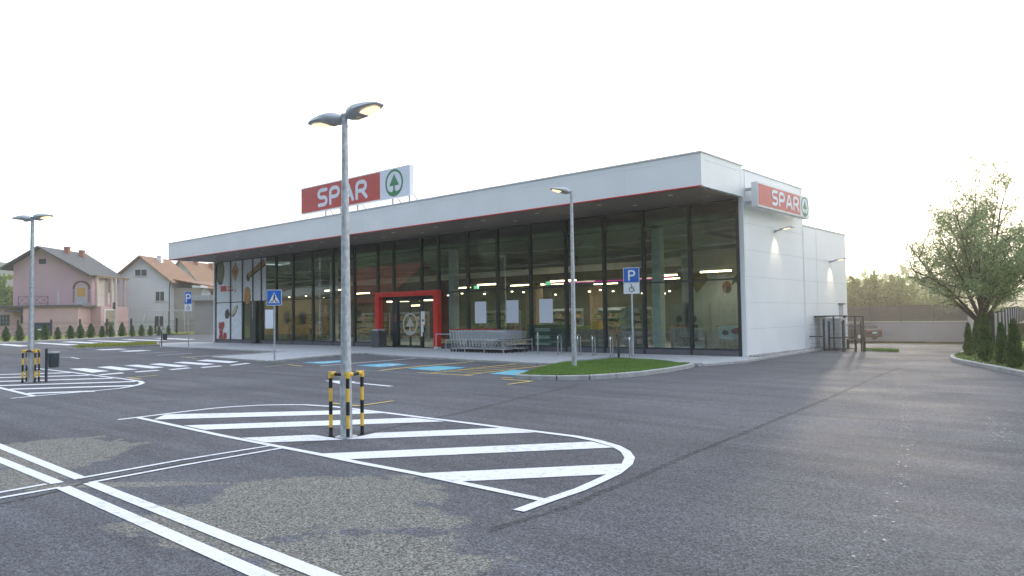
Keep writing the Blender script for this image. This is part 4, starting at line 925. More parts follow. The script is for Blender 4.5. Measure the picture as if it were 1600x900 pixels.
def lamp_head(parent, rz, tilt, z, off=.06):
    hd = head_mesh().build('lamp_head', M_LAMP, parent, smooth=True); hd.location = (math.cos(rz)*off, math.sin(rz)*off, z); hd.rotation_euler = (0, -tilt, rz); hd.scale = (.9, .9, .9)
    P = [(.36, -.10), (.44, -.115), (.54, -.105), (.645, -.065), (.645, .065), (.54, .105), (.44, .115), (.36, .10)]
    zf = lambda x: -.0545+(x-.36)*.09-.005
    MB().add([(x, y, zf(x)) for x, y in P]+[(x, y, zf(x)-.004) for x, y in P], [tuple(range(8)), tuple(range(15, 7, -1))]).build('lens', M_LENS, hd)
    MB().box((.17, -.05, -.088), (.24, .05, -.06)).build('sensor', mat('sensor_cap', (.6, .5, .3), .4), hd)
    MB().tube([(-.05, 0, 0), (.05, 0, 0)], .032, 10).build('spigot', M_GALV, hd, smooth=True)
def street_lamp(loc, label, H_, heads, r0=.085, r1=.04):
    t = thing('street_lamp', label, 'street lamp', loc, 0, 'street lamps in the car park')
    MB().tube([(0, 0, 0), (0, 0, H_)], [r0, r1], 20).build('pole', M_GALV, t, smooth=True)
    MB().tube([(0, 0, 0), (0, 0, .012)], r0+.07, 20).build('base_plate', M_GALV, t); MB().tube([(0, 0, H_), (0, 0, H_+.03)], r1+.012, 14).build('pole_cap', M_GALV, t)
    MB().bar((0, -r0*.88, .45), (0, -r0*.83, .85), .06, .012, up=(1, 0, 0)).build('access_door', M_GALV, t)
    cb = MB()
    for a in (0, math.pi): cb.tube([(math.cos(a)*r1, math.sin(a)*r1, H_-.16), (math.cos(a)*(r1+.035), math.sin(a)*(r1+.035), H_-.16)], .009, 6)
    cb.build('clamp_bolt', M_LAMP, t)
    for rz, tilt in heads: lamp_head(t, rz, tilt, H_-.02)
    return t
PM = G(541.3, 683); PR = G(897.5, 574, .1); PLf = G(48, 597)
street_lamp(PM, 'tall galvanised lamp post with two lit heads inside the nearest striped guard', 4.52, [(D2R(7), D2R(7)), (D2R(187), D2R(1))])
street_lamp((PR[0], PR[1], .1), 'slim lamp post with a single lit head on the grass island', 5.28, [(D2R(-115), D2R(7))], .08)
street_lamp(PLf, 'lamp post with two heads inside the farther striped guard, at the left', 4.62, [(D2R(24), D2R(5)), (D2R(204), D2R(3))], .085)
# far lamps reflected / beyond
def guard(c, label, ang, s=.30, H_=.90):
    t = thing('pole_guard', label, 'pole guard', c, ang, 'striped pole guards')
    rr = .026
    cs = [(-s, -s), (s, -s), (s, s), (-s, s)]
    for x, y in cs:
        b = MB(); zs = [0, .13, .31, .495, .68, .865]
        for i in range(5): b.tube([(x, y, zs[i]), (x, y, zs[i+1])], rr, 14, 0 if i % 2 == 0 else 1, cap=False)
        b.build('post', [M_BLK, M_YEL], t, smooth=True)
        f = MB(); f.tube([(x, y, 0.001), (x, y, .008)], .05, 12)
        for q1, q2 in ((.04, .0), (-.04, 0)): f.tube([(x+q1, y, .008), (x+q1, y, .02)], .008, 6)
        f.build('foot_plate', M_BLK, t)
        MB().tube([(x, y, .82), (x, y, H_+.008)], rr+.006, 14).build('corner_joint', M_YEL, t, smooth=True)
    for i in range(4):
        (x0, y0), (x1, y1) = cs[i], cs[(i+1) % 4]; d = Vector((x1-x0, y1-y0, 0)).normalized()
        b = MB(); b.tube([Vector((x0, y0, H_-.025))+d*.02, Vector((x0, y0, H_-.025))+d*.09], rr+.005, 12, 1); b.tube([Vector((x1, y1, H_-.025))-d*.09, Vector((x1, y1, H_-.025))-d*.02], rr+.005, 12, 1)
        b.tube([Vector((x0, y0, H_-.025))+d*.05, Vector((x1, y1, H_-.025))-d*.05], rr, 12, 0); b.build('rail', [M_BLK, M_YEL], t, smooth=True)
    return t
gl_, gf_, gr_ = G(517, 682), G(541, 688), G(566, 679)
sd_ = np.linalg.norm(gl_-gr_)/math.sqrt(2)
gang = math.atan2((gr_-gl_)[1], (gr_-gl_)[0])+math.pi/4
gc = (gl_+gr_)/2
guard((gc[0], gc[1], 0), 'square guard of yellow and black striped pipes round the nearest lamp post', gang, sd_/2)
guard((PLf[0], PLf[1], 0), 'square guard of yellow and black striped pipes round the left lamp post', D2R(57.6), sd_/2)

def post_bin(loc, label, H_=.92, side=(1, 0), s=1.):
    t = thing('litter_bin', label, 'litter bin', loc, 0, 'litter bins on posts')
    MB().tube([(0, 0, 0), (0, 0, H_)], .035, 14).tube([(0, 0, H_), (0, 0, H_+.012)], .042, 14).build('post', M_BIN, t, smooth=True)
    cx, cy = side[0]*.21, side[1]*.21
    MB().tube([(cx, cy, .40), (cx, cy, .44), (cx, cy, .78), (cx, cy, .82)], [.115, .13, .138, .138], 24).build('bucket', M_BIN, t, smooth=True)
    MB().tube([(cx, cy, .80), (cx, cy, .835)], (.148), 24).build('rim', M_LAMP, t, smooth=True)
    MB().box((min(0, cx*.5), min(0, cy*.5)-.02, .55), (max(.02, cx*.5), max(0, cy*.5)+.02, .58)).box((min(0, cx*.5), min(0, cy*.5)-.02, .72), (max(.02, cx*.5), max(0, cy*.5)+.02, .75)).build('bracket', M_BIN, t)
    return t
pb = G(72, 596.5); rgt = (_r[0], _r[1])
post_bin(pb, 'dark round litter bin on a post beside the left lamp post', .92, rgt)
pb = G(252.5, 543); post_bin((pb[0], pb[1], Z1), 'small dark litter bin on a post at the far left pavement end', .95, rgt)

# signs
def sign_pole(name, label, px, py, z, top, w_, h1, plate_h, ang, r=.03, sym='P', plate=True, H_=None, wm=None):
    p = G(px, py, z); t = thing(name, label, 'road sign', p, ang)
    MB().tube([(0, 0, 0), (0, 0, top+h1*.6)], r, 14).build('pole', M_GALV, t, smooth=True)
    return t, p
def face_sign(t, z0, w_, h_, border=.02):
    b = MB(); b.box((-w_/2, -.055, z0), (w_/2, -.035, z0+h_)); bo = b.build('sign_board', M_BACK, t, bevel=.004)
    MB().box((-w_/2+.002, -.058, z0+.002), (w_/2-.002, -.0555, z0+h_-.002)).build('border', M_PLATE, bo)
    MB().box((-w_/2+border, -.0605, z0+border), (w_/2-border, -.0583, z0+h_-border)).build('blue_field', M_BLUE, bo)
    return bo
def wheel_sym(mb, cx, cz, s, y, mi=0):
    k = 0
    for path in (arc(.0, -.12, .30, 120, 400, 12), [(-.02, .35), (-.02, .02), (.25, .02), (.36, -.3)], [(-.02, .2), (.2, .2)], arc(-.02, .5, .04, 0, 360, 8)):
        for P in stroke(None, path, .085, None): mb.add([(cx+a*s, y-.0002*k, cz+b*s) for a, b in P], [tuple(range(len(P)))], mi); k += 1
def fang(p): return math.atan2(-p[0], p[1]) * 1.0
def park_sign(label, px, py, z, ztop, zmid, zlow, w_, ang, detailed=True):
    p = G(px, py, z); t = thing('parking_sign', label, 'road sign', (p[0], p[1], z), ang, 'parking signs')
    MB().tube([(0, 0, 0), (0, 0, ztop-z-.05)], .032, 14).build('pole', M_GALV, t, smooth=True)
    h1 = ztop-zmid; bo = face_sign(t, zmid-z, w_, h1)
    l_ = MB(); s = h1*.58; x0, z0 = -.26*s, zmid-z+h1*.2
    k = 0
    for pa in glyph('P')[0]:
        pp = [(0, 0), (0, 1), (.36, 1)]+arc(.36, .74, .26, 90, -90)[1:]+[(0, .48)]
        for P in stroke(None, pp, .19, None): l_.add([(x0+a*s, -.061-.0002*k, z0+b*s) for a, b in P], [tuple(range(len(P)))]); k += 1
    l_.build('letter', M_PLATE, bo)
    pl_ = MB(); pl_.box((-w_/2+.004, -.057, zlow-z), (w_/2-.004, -.037, zmid-z-.006)); pp_ = pl_.build('info_plate', M_PLATE, t)
    wsy = MB(); wheel_sym(wsy, 0, (zmid+zlow)/2-z-.0, (zmid-zlow)*.72, -.0575); wsy.build('wheelchair_symbol', M_BLK, pp_)
    return t
a0 = math.atan2(25, -15)-math.pi/2
park_sign('blue parking sign with wheelchair plate beside the grass island', 989.3, 561, .10, 3.30, 2.76, 2.38, .56, a0-.1)
park_sign('blue parking sign with wheelchair plate at the far left end of the pavement', 294.5, 541.5, Z1, 3.45, 2.68, 2.25, .50, D2R(32))
pX = G(429, 564, Z1)
t = thing('crossing_sign', 'blue pedestrian crossing sign above a blank white box on a pole', 'road sign', (pX[0], pX[1], Z1), D2R(48))
MB().tube([(0, 0, 0), (0, 0, 2.62)], .033, 14).build('pole', M_GALV, t, smooth=True)
bo = face_sign(t, 2.12, .56, .60)
tri = MB(); tri.add([(-.21, -.0612, 2.21), (.21, -.0612, 2.21), (0, -.0612, 2.62)], [(0,1,2)]); tri.build('triangle', M_PLATE, bo)
pe = MB(); k = 0
for a, b, w_ in (((-.14, 2.23), (-.09, 2.29), .03), ((.14, 2.23), (.09, 2.29), .03), ((-.06, 2.23), (-.035, 2.29), .025), ((.07, 2.23), (.05, 2.29), .025), ((-.045, 2.3), (.005, 2.41), .035), ((.05, 2.3), (.005, 2.41), .035), ((.005, 2.41), (.005, 2.49), .05), ((-.04, 2.42), (.05, 2.46), .025), ((.005, 2.535), (.0055, 2.536), .05)):
    for P in stroke(None, [a, b], w_, None): pe.add([(x, -.0615-.0003*k, z) for x, z in P], [tuple(range(len(P)))]); k += 1
pe.build('walking_figure', M_BLK, bo)
MB().box((-.34, -.04, 1.24), (-.04, .04, 1.96)).build('control_box', M_SIGNWHITE, t, bevel=.006)

# trash bin by the entrance
t = thing('trash_bin', 'square grey trash bin with liner beside the red entrance portal', 'trash bin', (PL(591.5, 530, 1, 25.0)[0], 25.0, Z1), .1)
b = MB()
for k in range(9):
    a = -.28+k*.07; b.box((a-.012, -.30, .06), (a+.03, -.27, .92)); b.box((a-.012, .27, .06), (a+.03, .30, .92)); b.box((.27, a-.012, .06), (.30, a+.03, .92)); b.box((-.30, a-.012, .06), (-.27, a+.03, .92))
b.box((-.29, -.29, 0), (.29, .29, .06)); b.build('casing', mat('bin_casing', (.16, .17, .18), .5, .4), t)
MB().box((-.26, -.26, .07), (.26, .26, .85)).build('inner_bin', M_BIN, t)
li_ = MB(); P = []
for k in range(24):
    a = 2*math.pi*k/24; r = .33+.03*math.sin(5*a)+.015*math.sin(11*a); P.append((r*math.cos(a), r*math.sin(a)))
n_ = 24; li_.add([(x*.9, y*.9, .99) for x, y in P]+[(x, y, .90-.05*math.sin(i*1.7)) for i, (x, y) in enumerate(P)]+[(x*.7, y*.7, .93) for x, y in P], [(i, (i+1) % n_, n_+(i+1) % n_, n_+i) for i in range(n_)]+[(2*n_+i, 2*n_+(i+1) % n_, (i+1) % n_, i) for i in range(n_)])
li_.build('bin_liner', mat('liner', (.35, .37, .40), .4, 0, .2, 9.), t, smooth=True)

# shopping carts
def cart_proto():
    t = thing('shopping_cart', 'wire cart', 'shopping cart', (-26, 24.3, .12), 0, 'nested shopping carts')
    L_, W0, W1 = .88, .27, .20     # handle at x=0, nose at x=L
    f = MB(); r = .010
    for s in (-1, 1):
        f.tube([(.0, s*W0, 1.0), (.02, s*W0, .92), (.14, s*W0, .28), (.10, s*W0, .16), (.86, s*W1, .16), (.90, s*W1, .2)], .012, 6)
        f.tube([(.0, s*W0, .96), (L_, s*W1, .90)], .008, 6); f.tube([(.14, s*W0, .58), (L_-.08, s*W1*.95, .62)], .008, 6); f.tube([(.16, s*W0*.98, .28), (.5, s*W0*.9, .56)], .009, 6)
    f.tube([(.86, -W1, .16), (.86, W1, .16)], .01, 6); f.tube([(.12, -W0, .2), (.12, W0, .2)], .01, 6)
    f.build('frame', M_WIRE, t)
    b = MB()
    for s in (-1, 1):
        for k in range(8):
            u = k/7; x0, x1 = .06+u*(L_-.06), .14+u*(L_-.22); w_ = (W0+(W1-W0)*u)*s; b.bar((x0, w_, .955-.06*u), (x1, w_*.95, .585+.035*u), .0085)
        for k in range(1, 4):
            v_ = k/4; b.bar((.06+.08*v_, s*W0, .955-.37*v_), (L_-.08*v_, s*W1, .9-.28*v_), .006)
    for k in range(6):
        y = -W1+k*W1*.4; b.bar((L_, y, .9), (L_-.08, y, .62), .007); b.bar((.14, y*1.3, .585), (L_-.08, y, .62), .006)
    b.build('basket', M_WIRE, t)
    MB().tube([(-.02, -W0-.01, 1.01), (-.02, W0+.01, 1.01)], .024, 10).build('handle', mat('handle_red', (.45, .02, .03), .4), t, smooth=True)
    for x, y in ((.12, -W0), (.12, W0), (.84, -W1), (.84, W1)): MB().tube([(x, y-.015, .065), (x, y+.015, .065)], .062, 14).bar((x, y, .07), (x, y, .16), .03, .02).build('caster', M_BLK, t, smooth=True)
    return t
cart = cart_proto()
cart['label'] = 'front row nested shopping cart nearest the red portal'
CX, CY = -24.25, 23.5
cart.location = (CX, CY, Z1)
ORD = ['second', 'third', 'fourth', 'fifth', 'sixth', 'seventh', 'eighth', 'ninth', 'tenth', 'eleventh', 'twelfth', 'thirteenth', 'fourteenth', 'fifteenth', 'sixteenth']
for k in range(1, 14):
    lab = ('%s shopping cart from the red portal in the front nested row' % ORD[k-1]) if k < 13 else 'last shopping cart of the front nested row, its nose free at the right'
    dup(cart, (CX+k*.195, CY+random.uniform(-.012, .012), Z1), random.uniform(-.012, .012), lab)
for k in range(9):
    lab = ('%s shopping cart from the left in the rear nested row by the glass' % (['first']+ORD)[k])
    c = dup(cart, (CX+.95+k*.2, CY+.95+random.uniform(-.012, .012), Z1), random.uniform(-.012, .012), lab)
    for o in COL.objects:
        if o.parent == c and o.name.startswith('handle'):
            o.data = o.data.copy(); o.data.materials[0] = M_BLK
# cart corral rail
t = thing('cart_corral', 'low steel pipe rail around the shopping cart rows', 'railing', (CX, CY, Z1))
rail = MB(); yr_ = CY-.42; xe = CX+3.42
for x in (CX-.1, CX+1.1, CX+2.3, xe): rail.tube([(x, yr_, Z1), (x, yr_, .62)], .017, 8)
rail.tube([(CX-.1, yr_, .62), (xe, yr_, .62)], .015, 8); rail.tube([(xe, yr_, .61), (xe, CY+1.5, .61)], .02, 8); rail.tube([(xe, yr_, .42), (xe, CY+1.5, .42)], .02, 8); rail.tube([(xe, CY+1.5, Z1), (xe, CY+1.5, .7)], .022, 8); rail.build('rail', M_GALV, t, True, smooth=True)
t = thing('entrance_rail', 'thin steel hand rail between the red portal and the carts', 'railing', (-26.0, 23.9, Z1))
rx = G(681.5, 548.5, Z1); MB().tube([(rx[0], rx[1], Z1), (rx[0], rx[1], .85), (rx[0]+.03, rx[1], .87), (CX-.05, CY-.1, .87)], .02, 8).build('rail', M_GALV, t, True, smooth=True)
# posts & bicycle hoops
p = G(840.5, 553.5, Z1); tag(MB().tube([(0, 0, 0), (0, 0, .86), (0, 0, .9)], [.03, .03, .02], 12).build('bollard', M_CHROME, loc=(p[0], p[1], Z1), smooth=True), 'slim pale steel bollard between the carts and the bicycle hoops', 'bollard')
p = G(967, 561, Z1); tag(MB().tube([(0, 0, 0), (0, 0, .78), (0, 0, .8)], [.045, .045, .035], 14).build('bollard', M_DARK, loc=(p[0], p[1], Z1), smooth=True), 'thick dark bollard just left of the disabled parking sign', 'bollard')
hoop = thing('bicycle_stand', 'polished steel bicycle hoop nearest the slim pale bollard', 'bicycle stand', (0, 0, 0), 0, 'bicycle hoops')
MB().tube([(0, -.38, 0), (0, -.38, .62)]+[(0, -.2-.18*math.cos(D2R(a)), .62+.18*math.sin(D2R(a))) for a in range(15, 91, 15)]+[(0, .2+.18*math.sin(D2R(a)), .62+.18*math.cos(D2R(a))) for a in range(15, 91, 15)]+[(0, .38, 0)], .026, 10).build('hoop', M_CHROME, hoop, smooth=True)
MB().tube([(0, -.38, 0), (0, -.38, .01)], .06, 12).build('foot_plate', M_CHROME, hoop); MB().tube([(0, .38, 0), (0, .38, .01)], .06, 12).build('foot_plate', M_CHROME, hoop)
hp = [(872, 554), (903, 555.5), (926, 556.3), (954, 557.6), (984, 559)]
hl = ['', 'polished bicycle hoop half hidden behind the slim lamp post', 'polished bicycle hoop just right of the slim lamp post', 'polished bicycle hoop left of the thick dark bollard', 'polished bicycle hoop beside the disabled parking sign pole']
for k, (px, py) in enumerate(hp):
    p = G(px, py, Z1); L_ = (p[0], p[1]+.38, Z1)
    L_ = (p[0]-.38*math.sin(D2R(27)), p[1]+.38*math.cos(D2R(27)), Z1)
    if k == 0: hoop.location = L_; hoop.rotation_euler = (0, 0, D2R(27))
    else: dup(hoop, L_, D2R(27), hl[k])
# bicycles inside/leaning? a few carts parked inside at the corner
for k, (x, y, rz) in enumerate(((-14.9, 27.0, .1), (-14.55, 27.05, .1), (-13.0, 27.2, .05), (-12.75, 27.2, .05), (-12.5, 27.2, .05))):
    c = dup(cart, (x, y, .13), rz, ['shopping cart inside the glass corner, nearest the pale column', 'shopping cart inside the glass corner, second from the pale column', 'shopping cart inside the last window, behind the printed board, left of three', 'shopping cart inside the last window, behind the printed board, middle of three', 'shopping cart inside the last window, behind the printed board, right of three'][k]); c['group'] = 'carts inside the glass corner'
t = thing('printed_board', 'small white board with food pictures on a cart inside the last window', 'board', (-12.2, 26.55, .13))
MB().box((-.5, 0, .55), (.5, .02, 1.05)).build('board', M_PLATE, t); g = MB(); blob(g, .18, .83, .17, .12, 0, y=-.003, mi=1, jag=.2); blob(g, -.25, .78, .13, .1, 0, y=-.003, mi=0, seed=1, jag=.2); g.build('picture', [mats_art[0], mats_art[3]], t)

# ================================================================== right rear yard
M_FENCE = mat('fence_dark', (.022, .028, .033), .7, 0, .1, 5.)
def wire_panel(mb, p, q, z0, z1, sp=.14, hs=.2, w_=.005):
    p = Vector(p); q = Vector(q); n = max(1, int((q-p).length/sp))
    for k in range(n+1): a = p+(q-p)*k/n; mb.bar((a.x, a.y, z0), (a.x, a.y, z1), w_)
    z = z0
    while z <= z1+.001: mb.bar((p.x, p.y, z), (q.x, q.y, z), w_*1.3); z += hs
def yp(px, y): p = PL(px, 540, 1, y); return p[0]
yd = 31.95
defs = [((yp(1262.6, yd), yd), (yp(1288, yd), yd), 1.36, 'fence panel against the white side wall'), ((yp(1296, yd-.1), yd-.1), (yp(1317.6, yd-.1), yd-.1), 1.26, 'fence panel before the silver cabinet'), ((yp(1319, yd+.1), yd+.1), (yp(1337, yd+.0), yd+.0), 1.3, 'fence gate next to the black car'), ]
for k, (a, b, h, lb) in enumerate(defs):
    t = thing('yard_fence', 'dark wire '+lb, 'fence', (a[0], a[1], 0), 0, 'wire fence panels by the side wall')
    for q_ in (a, b): MB().box((q_[0]-.035, q_[1]-.035, 0), (q_[0]+.035, q_[1]+.035, h)).build('post', M_FENCE, t, True)
    w_ = MB(); wire_panel(w_, (a[0], a[1], 0), (b[0], b[1], 0), .12, h-.08); w_.build('wire_mesh', M_FENCE, t, True)
    MB().bar((a[0], a[1], .12), (b[0], b[1], .12), .03).bar((a[0], a[1], h*.45), (b[0], b[1], h*.45), .03, .05).build('rail', M_FENCE, t, True)
t = thing('yard_gate', 'open dark steel gate frame with tall posts beside the black car', 'gate', (yp(1349, 33.9), 33.9, 0))
g = MB(); xa, xb = yp(1337, 34.2), yp(1349, 34.2)
for x in (yp(1319.5, 35.5), yp(1337, 35.5), yp(1349.5, 35.5)): g.box((x-.03, 35.5, -.05), (x+.03, 35.56, 1.45))
g.bar((yp(1319.5, 35.5), 35.53, 1.42), (yp(1349.5, 35.5), 35.53, 1.42), .05); g.bar((yp(1319.5, 35.5), 35.53, 1.0), (yp(1349.5, 35.5), 35.53, 1.0), .03)
g.box((yp(1345, 32.2), 32.2, 0), (yp(1347, 32.2), 32.26, 1.24)); g.box((yp(1348, 32.1), 32.1, 0), (yp(1352, 32.1), 32.16, .6)); g.build('frame', M_FENCE, t, True)
w_ = MB(); wire_panel(w_, (yp(1319.5, 35.5), 35.53, 0), (yp(1337, 35.5), 35.53, 0), .1, 1.38); w_.build('wire_mesh', M_FENCE, t, True)
t = thing('steel_cabinet', 'pale silver cabinet standing behind the wire fence by the side wall', 'cabinet', (yp(1303, 33.0), 33.0, 0))
b = MB(); b.box((-.42, -.35, .08), (.42, .35, 1.32)); b.build('body', mat('cabinet_silver', (.42, .47, .50), .4, .5, .06, 3.), t, bevel=.01); MB().box((-.46, -.39, 1.32), (.46, .39, 1.37)).build('lid', M_GALV, t); MB().box((-.3, -.36, .2), (.3, -.351, 1.2)).box((.31, -.37, .6), (.34, -.351, .8)).build('door', M_GALV, t)
t = thing('loading_shelter', 'low dark roofed shelter against the side wall behind the fence', 'shelter', (-10.9, 34.6, 0))
MB().box((X0+.015, 32.5, 1.44), (yp(1305, 32.5), 34.2, 1.49)).build('roof', M_FENCE, t, True)
b = MB(); 
for x, y in ((yp(1304, 32.5)-.03, 32.55), (yp(1304, 32.5)-.03, 34.1)): b.box((x-.025, y-.025, 0), (x+.025, y+.025, 1.46))
b.build('leg', M_FENCE, t, True); MB().box((X0+.02, 34.3, 0), (-10.25, 34.36, .45)).build('rear_panel', M_BIN, t, True)
# loading door & stair on the rear wall block
dr = MB(); dr.box((X0-.009, 35.95, .7), (X0+.004, 36.55, 2.0)); dr.build('side_door', mat('door_grey', (.40, .44, .48), .5), wall, True); MB().box((X0-.008, 35.9, 2.0), (X0+.1, 36.6, 2.05)).build('door_hood', M_FENCE, wall, True)

# car in the lower yard
def car(px, t_, zg, ang, label):
    c = AG(px, t_, zg); t = thing('parked_car', label, 'car', c, ang)
    M_CAR = mat('car_paint_black', (.008, .009, .012), .3, 0, .1, 3., coat=.3); M_CG = mat('car_glass', (.02, .022, .025), .08)
    # profile along x (rear at x=0 .. front x=4.3), y half width
    prof = [(0, .45), (.02, .75), (.10, .95), (.35, 1.02), (.55, 1.38), (.9, 1.46), (2.0, 1.45), (2.6, 1.28), (3.15, 1.02), (4.1, .85), (4.3, .6), (4.3, .25), (0.05, .25)]
    b = MB(); n = len(prof); hw = lambda z: .9 if z < 1.0 else .9-.16*(z-1.0)/.46
    b.add([(x, -hw(z), z) for x, z in prof]+[(x, hw(z), z) for x, z in prof], [tuple(range(n)), tuple(range(2*n-1, n-1, -1))]+[(i, n+i, n+(i+1) % n, (i+1) % n) for i in range(n)])
    bd = b.build('body', M_CAR, t, bevel=.05)
    for o_ in (bd,): o_.data.polygons.foreach_set('use_smooth', [False]*len(o_.data.polygons))
    wn_ = MB(); wn_.add([(.365, -.74, 1.06), (.365, .74, 1.06), (.535, .66, 1.34), (.535, -.66, 1.34)], [(0,1,2,3), (3,2,1,0)])
    wn_.v = [(x-.02, y, z) for x, y, z in wn_.v]; wn_.build('rear_window', M_CG, bd)
    for s in (-1, 1):
        y0 = .9; y1 = .84
        wn_ = MB(); wn_.add([(.62, s*(y0+.004), 1.04), (2.95, s*(y0+.004), 1.04), (2.5, s*(y1+.012), 1.28), (1.9, s*(y1-.0), 1.38), (.85, s*(y1-.0), 1.38)], [(0,1,2,3,4), (4,3,2,1,0)]); wn_.build('side_window', M_CG, bd)
        MB().box((-.02, s*.62-.2*(s > 0)+.0, .78), (.12, s*.88, .92)).build('tail_lamp', mat('tail_red', (.25, .015, .01), .3), t)
        for x in (.8, 3.4):
            wh = MB().tube([(x, s*.80, .31), (x, s*.92, .31)], .31, 24).build('wheel', M_BLK, t, smooth=True); MB().tube([(x, s*.921, .31), (x, s*.93, .31)], .19, 10).build('rim', M_GALV, wh)
    MB().box((-.025, -.26, .60), (-.0, .26, .72)).build('number_plate', M_PLATE, t); MB().box((-.05, -.86, .32), (.05, .86, .55)).build('bumper', mat('bumper', (.03, .03, .032), .5), t, bevel=.03)
    MB().box((.7, -.7, 1.462), (2.2, .7, 1.475)).build('roof_panel', mat('roof_glass_panel', (.10, .10, .11), .12, .2), t)
    return t
car(1366, 64.5, -.9, D2R(90+41.3+22), 'black hatchback parked at the grey retaining wall, rear towards us')

# retaining wall with fence
WL, WR = AG(1240, 72, -.9), AG(1512, 62.5, -.9)
t = thing('retaining_wall', 'long low grey rendered retaining wall at the back of the yard', 'wall', (WL[0], WL[1], -.9))
M_RW = mat('retaining_render', (.27, .25, .26), .85, 0, .07, .8, bump=.1)
d_ = Vector((WR[0]-WL[0], WR[1]-WL[1], 0)); nrm = Vector((-d_.y, d_.x, 0)).normalized()*.25
a, b = Vector((WL[0], WL[1], -1.1)), Vector((WR[0], WR[1], -1.1)); a = a-d_*.4; 
MB().slab([a, b, b+nrm, a+nrm], (0, 0, 1.1+.62)).build('wall', M_RW, t, True); MB().slab([a+Vector((0, 0, 1.72))-nrm*.15, b+Vector((0, 0, 1.72))-nrm*.15, b+nrm*1.15+Vector((0, 0, 1.72)), a+nrm*1.15+Vector((0, 0, 1.72))], (0, 0, .06)).build('coping', mat('coping', (.30, .29, .28), .8), t, True)
t = thing('panel_fence', 'dark mesh privacy fence standing along the retaining wall top', 'fence', (WL[0], WL[1], .68))
fm = MB(); mid = nrm*.5
def screenmat():
    m = bpy.data.materials.new('screen_mesh'); m.use_nodes = True; n, l = nt(m); out = n['Material Output']; b = n['Principled BSDF']; b.inputs['Base Color'].default_value = (.05, .05, .05, 1)
    t_ = n.new('ShaderNodeBsdfTransparent'); mx_ = n.new('ShaderNodeMixShader'); mx_.inputs[0].default_value = .74; l.new(t_.outputs[0], mx_.inputs[1]); l.new(b.outputs[0], mx_.inputs[2]); l.new(mx_.outputs[0], out.inputs[0]); return m
M_SCR = screenmat()
A_, B_ = a+mid, b+mid; A_.z = B_.z = .68
MB().slab([A_+Vector((0, 0, .04)), B_+Vector((0, 0, .04)), B_+Vector((0, 0, 1.45)), A_+Vector((0, 0, 1.45))], nrm*.02).build('mesh_screen', M_SCR, t, True)
LL = (B_-A_).length; nP = int(LL/2.5)
for k in range(nP+1):
    p = A_+(B_-A_)*k/nP; MB().box((p.x-.035, p.y-.035, .68), (p.x+.035, p.y+.035, 2.16)).build('post', M_FENCE, t, True)
MB().bar(A_+Vector((0, 0, 1.46)), B_+Vector((0, 0, 1.46)), .04).bar(A_+Vector((0, 0, .05)), B_+Vector((0, 0, .05)), .04).build('rail', M_FENCE, t, True)
# field behind the wall (raised)
fl = [tuple((A_-d_*1.0+nrm*.2)[:2]), tuple((B_+nrm*.2)[:2]), (-3, 58), (60, 58), (400, 200), (400, 900), (-500, 900), (-300, 150)]
struct(MB().prism([tuple((A_+nrm*.4)[:2]), tuple((B_+nrm*.4)[:2]), (-1.5, 58), (60, 56), (420, 220), (420, 1000), (-520, 1000), (-200, 130)], -1.2, .6).build('field', M_FIELD))

# right panel fence receding
t = thing('concrete_panel_fence', 'grey panel fence with dark posts running away behind the thuja bushes', 'fence', (-5.5, 39, 0))
fa = G(1551, 541); fb = G(1600, 509.5)
dv = Vector((fb[0]-fa[0], fb[1]-fa[1], 0)); 
M_PAN = mat('fence_panel_grey', (.20, .20, .21), .85, 0, .1, 1.5)
Nf = 14
for k in range(Nf+4):
    p = Vector((fa[0], fa[1], 0))+dv*(k/Nf); zt = 1.48+.2*min(1, k/8)+(.12 if k > 2 else 0)
    MB().box((p.x-.11, p.y-.11, 0), (p.x+.11, p.y+.11, zt+.05)).build('post', M_FENCE, t, True)
    if k < Nf+3:
        q_ = Vector((fa[0], fa[1], 0))+dv*((k+1)/Nf); MB().slab([(p.x, p.y, .12), (q_.x, q_.y, .12), (q_.x, q_.y, zt), (p.x, p.y, zt)], (.05, 0, 0)).build('panel', M_PAN, t, True)
# short return from the fence to the wall
pr = MB().slab([(fa[0], fa[1], .1), (WR[0]+.0, WR[1], .1), (WR[0], WR[1], 1.48), (fa[0], fa[1], 1.48)], (.05, 0, 0)).build('side_panel', M_PAN, t, True)

# ================================================================== PLANTS
def thuja_mesh(name, h, r, n, seed):
    rng = np.random.default_rng(seed); u = rng.random(n)**.8; z = u*h
    prof = r*(np.minimum(1, (u/.14)+.35))*(1-u)**.62*1.05
    th = rng.uniform(0, 2*np.pi, n); lump = 1+.2*np.sin(th*3+u*14+seed)+.14*np.sin(th*7-u*20+seed*2)+.1*np.sin(th*2+u*31)
    rr = prof*lump*(.72+.33*rng.random(n))
    c = np.stack([rr*np.cos(th), rr*np.sin(th), z+.03], 1)
    d = np.stack([np.cos(th)*.5, np.sin(th)*.5, np.full(n, 1.1)], 1)
    v_, q_ = leaves(c, h*.038+.012, .36, 0, rng, d)
    return v_, q_
def thuja(name, label, loc, h, r, n, seed, group, lm=None):
    t = thing(name, label, 'thuja bush', loc, 0, group)
    v_, q_ = thuja_mesh('foliage', h, r, n, seed); fastmesh('foliage', v_, q_, lm or L_THUJA, t)
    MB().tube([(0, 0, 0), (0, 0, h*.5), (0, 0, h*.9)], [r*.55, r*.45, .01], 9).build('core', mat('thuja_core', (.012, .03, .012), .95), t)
    return t
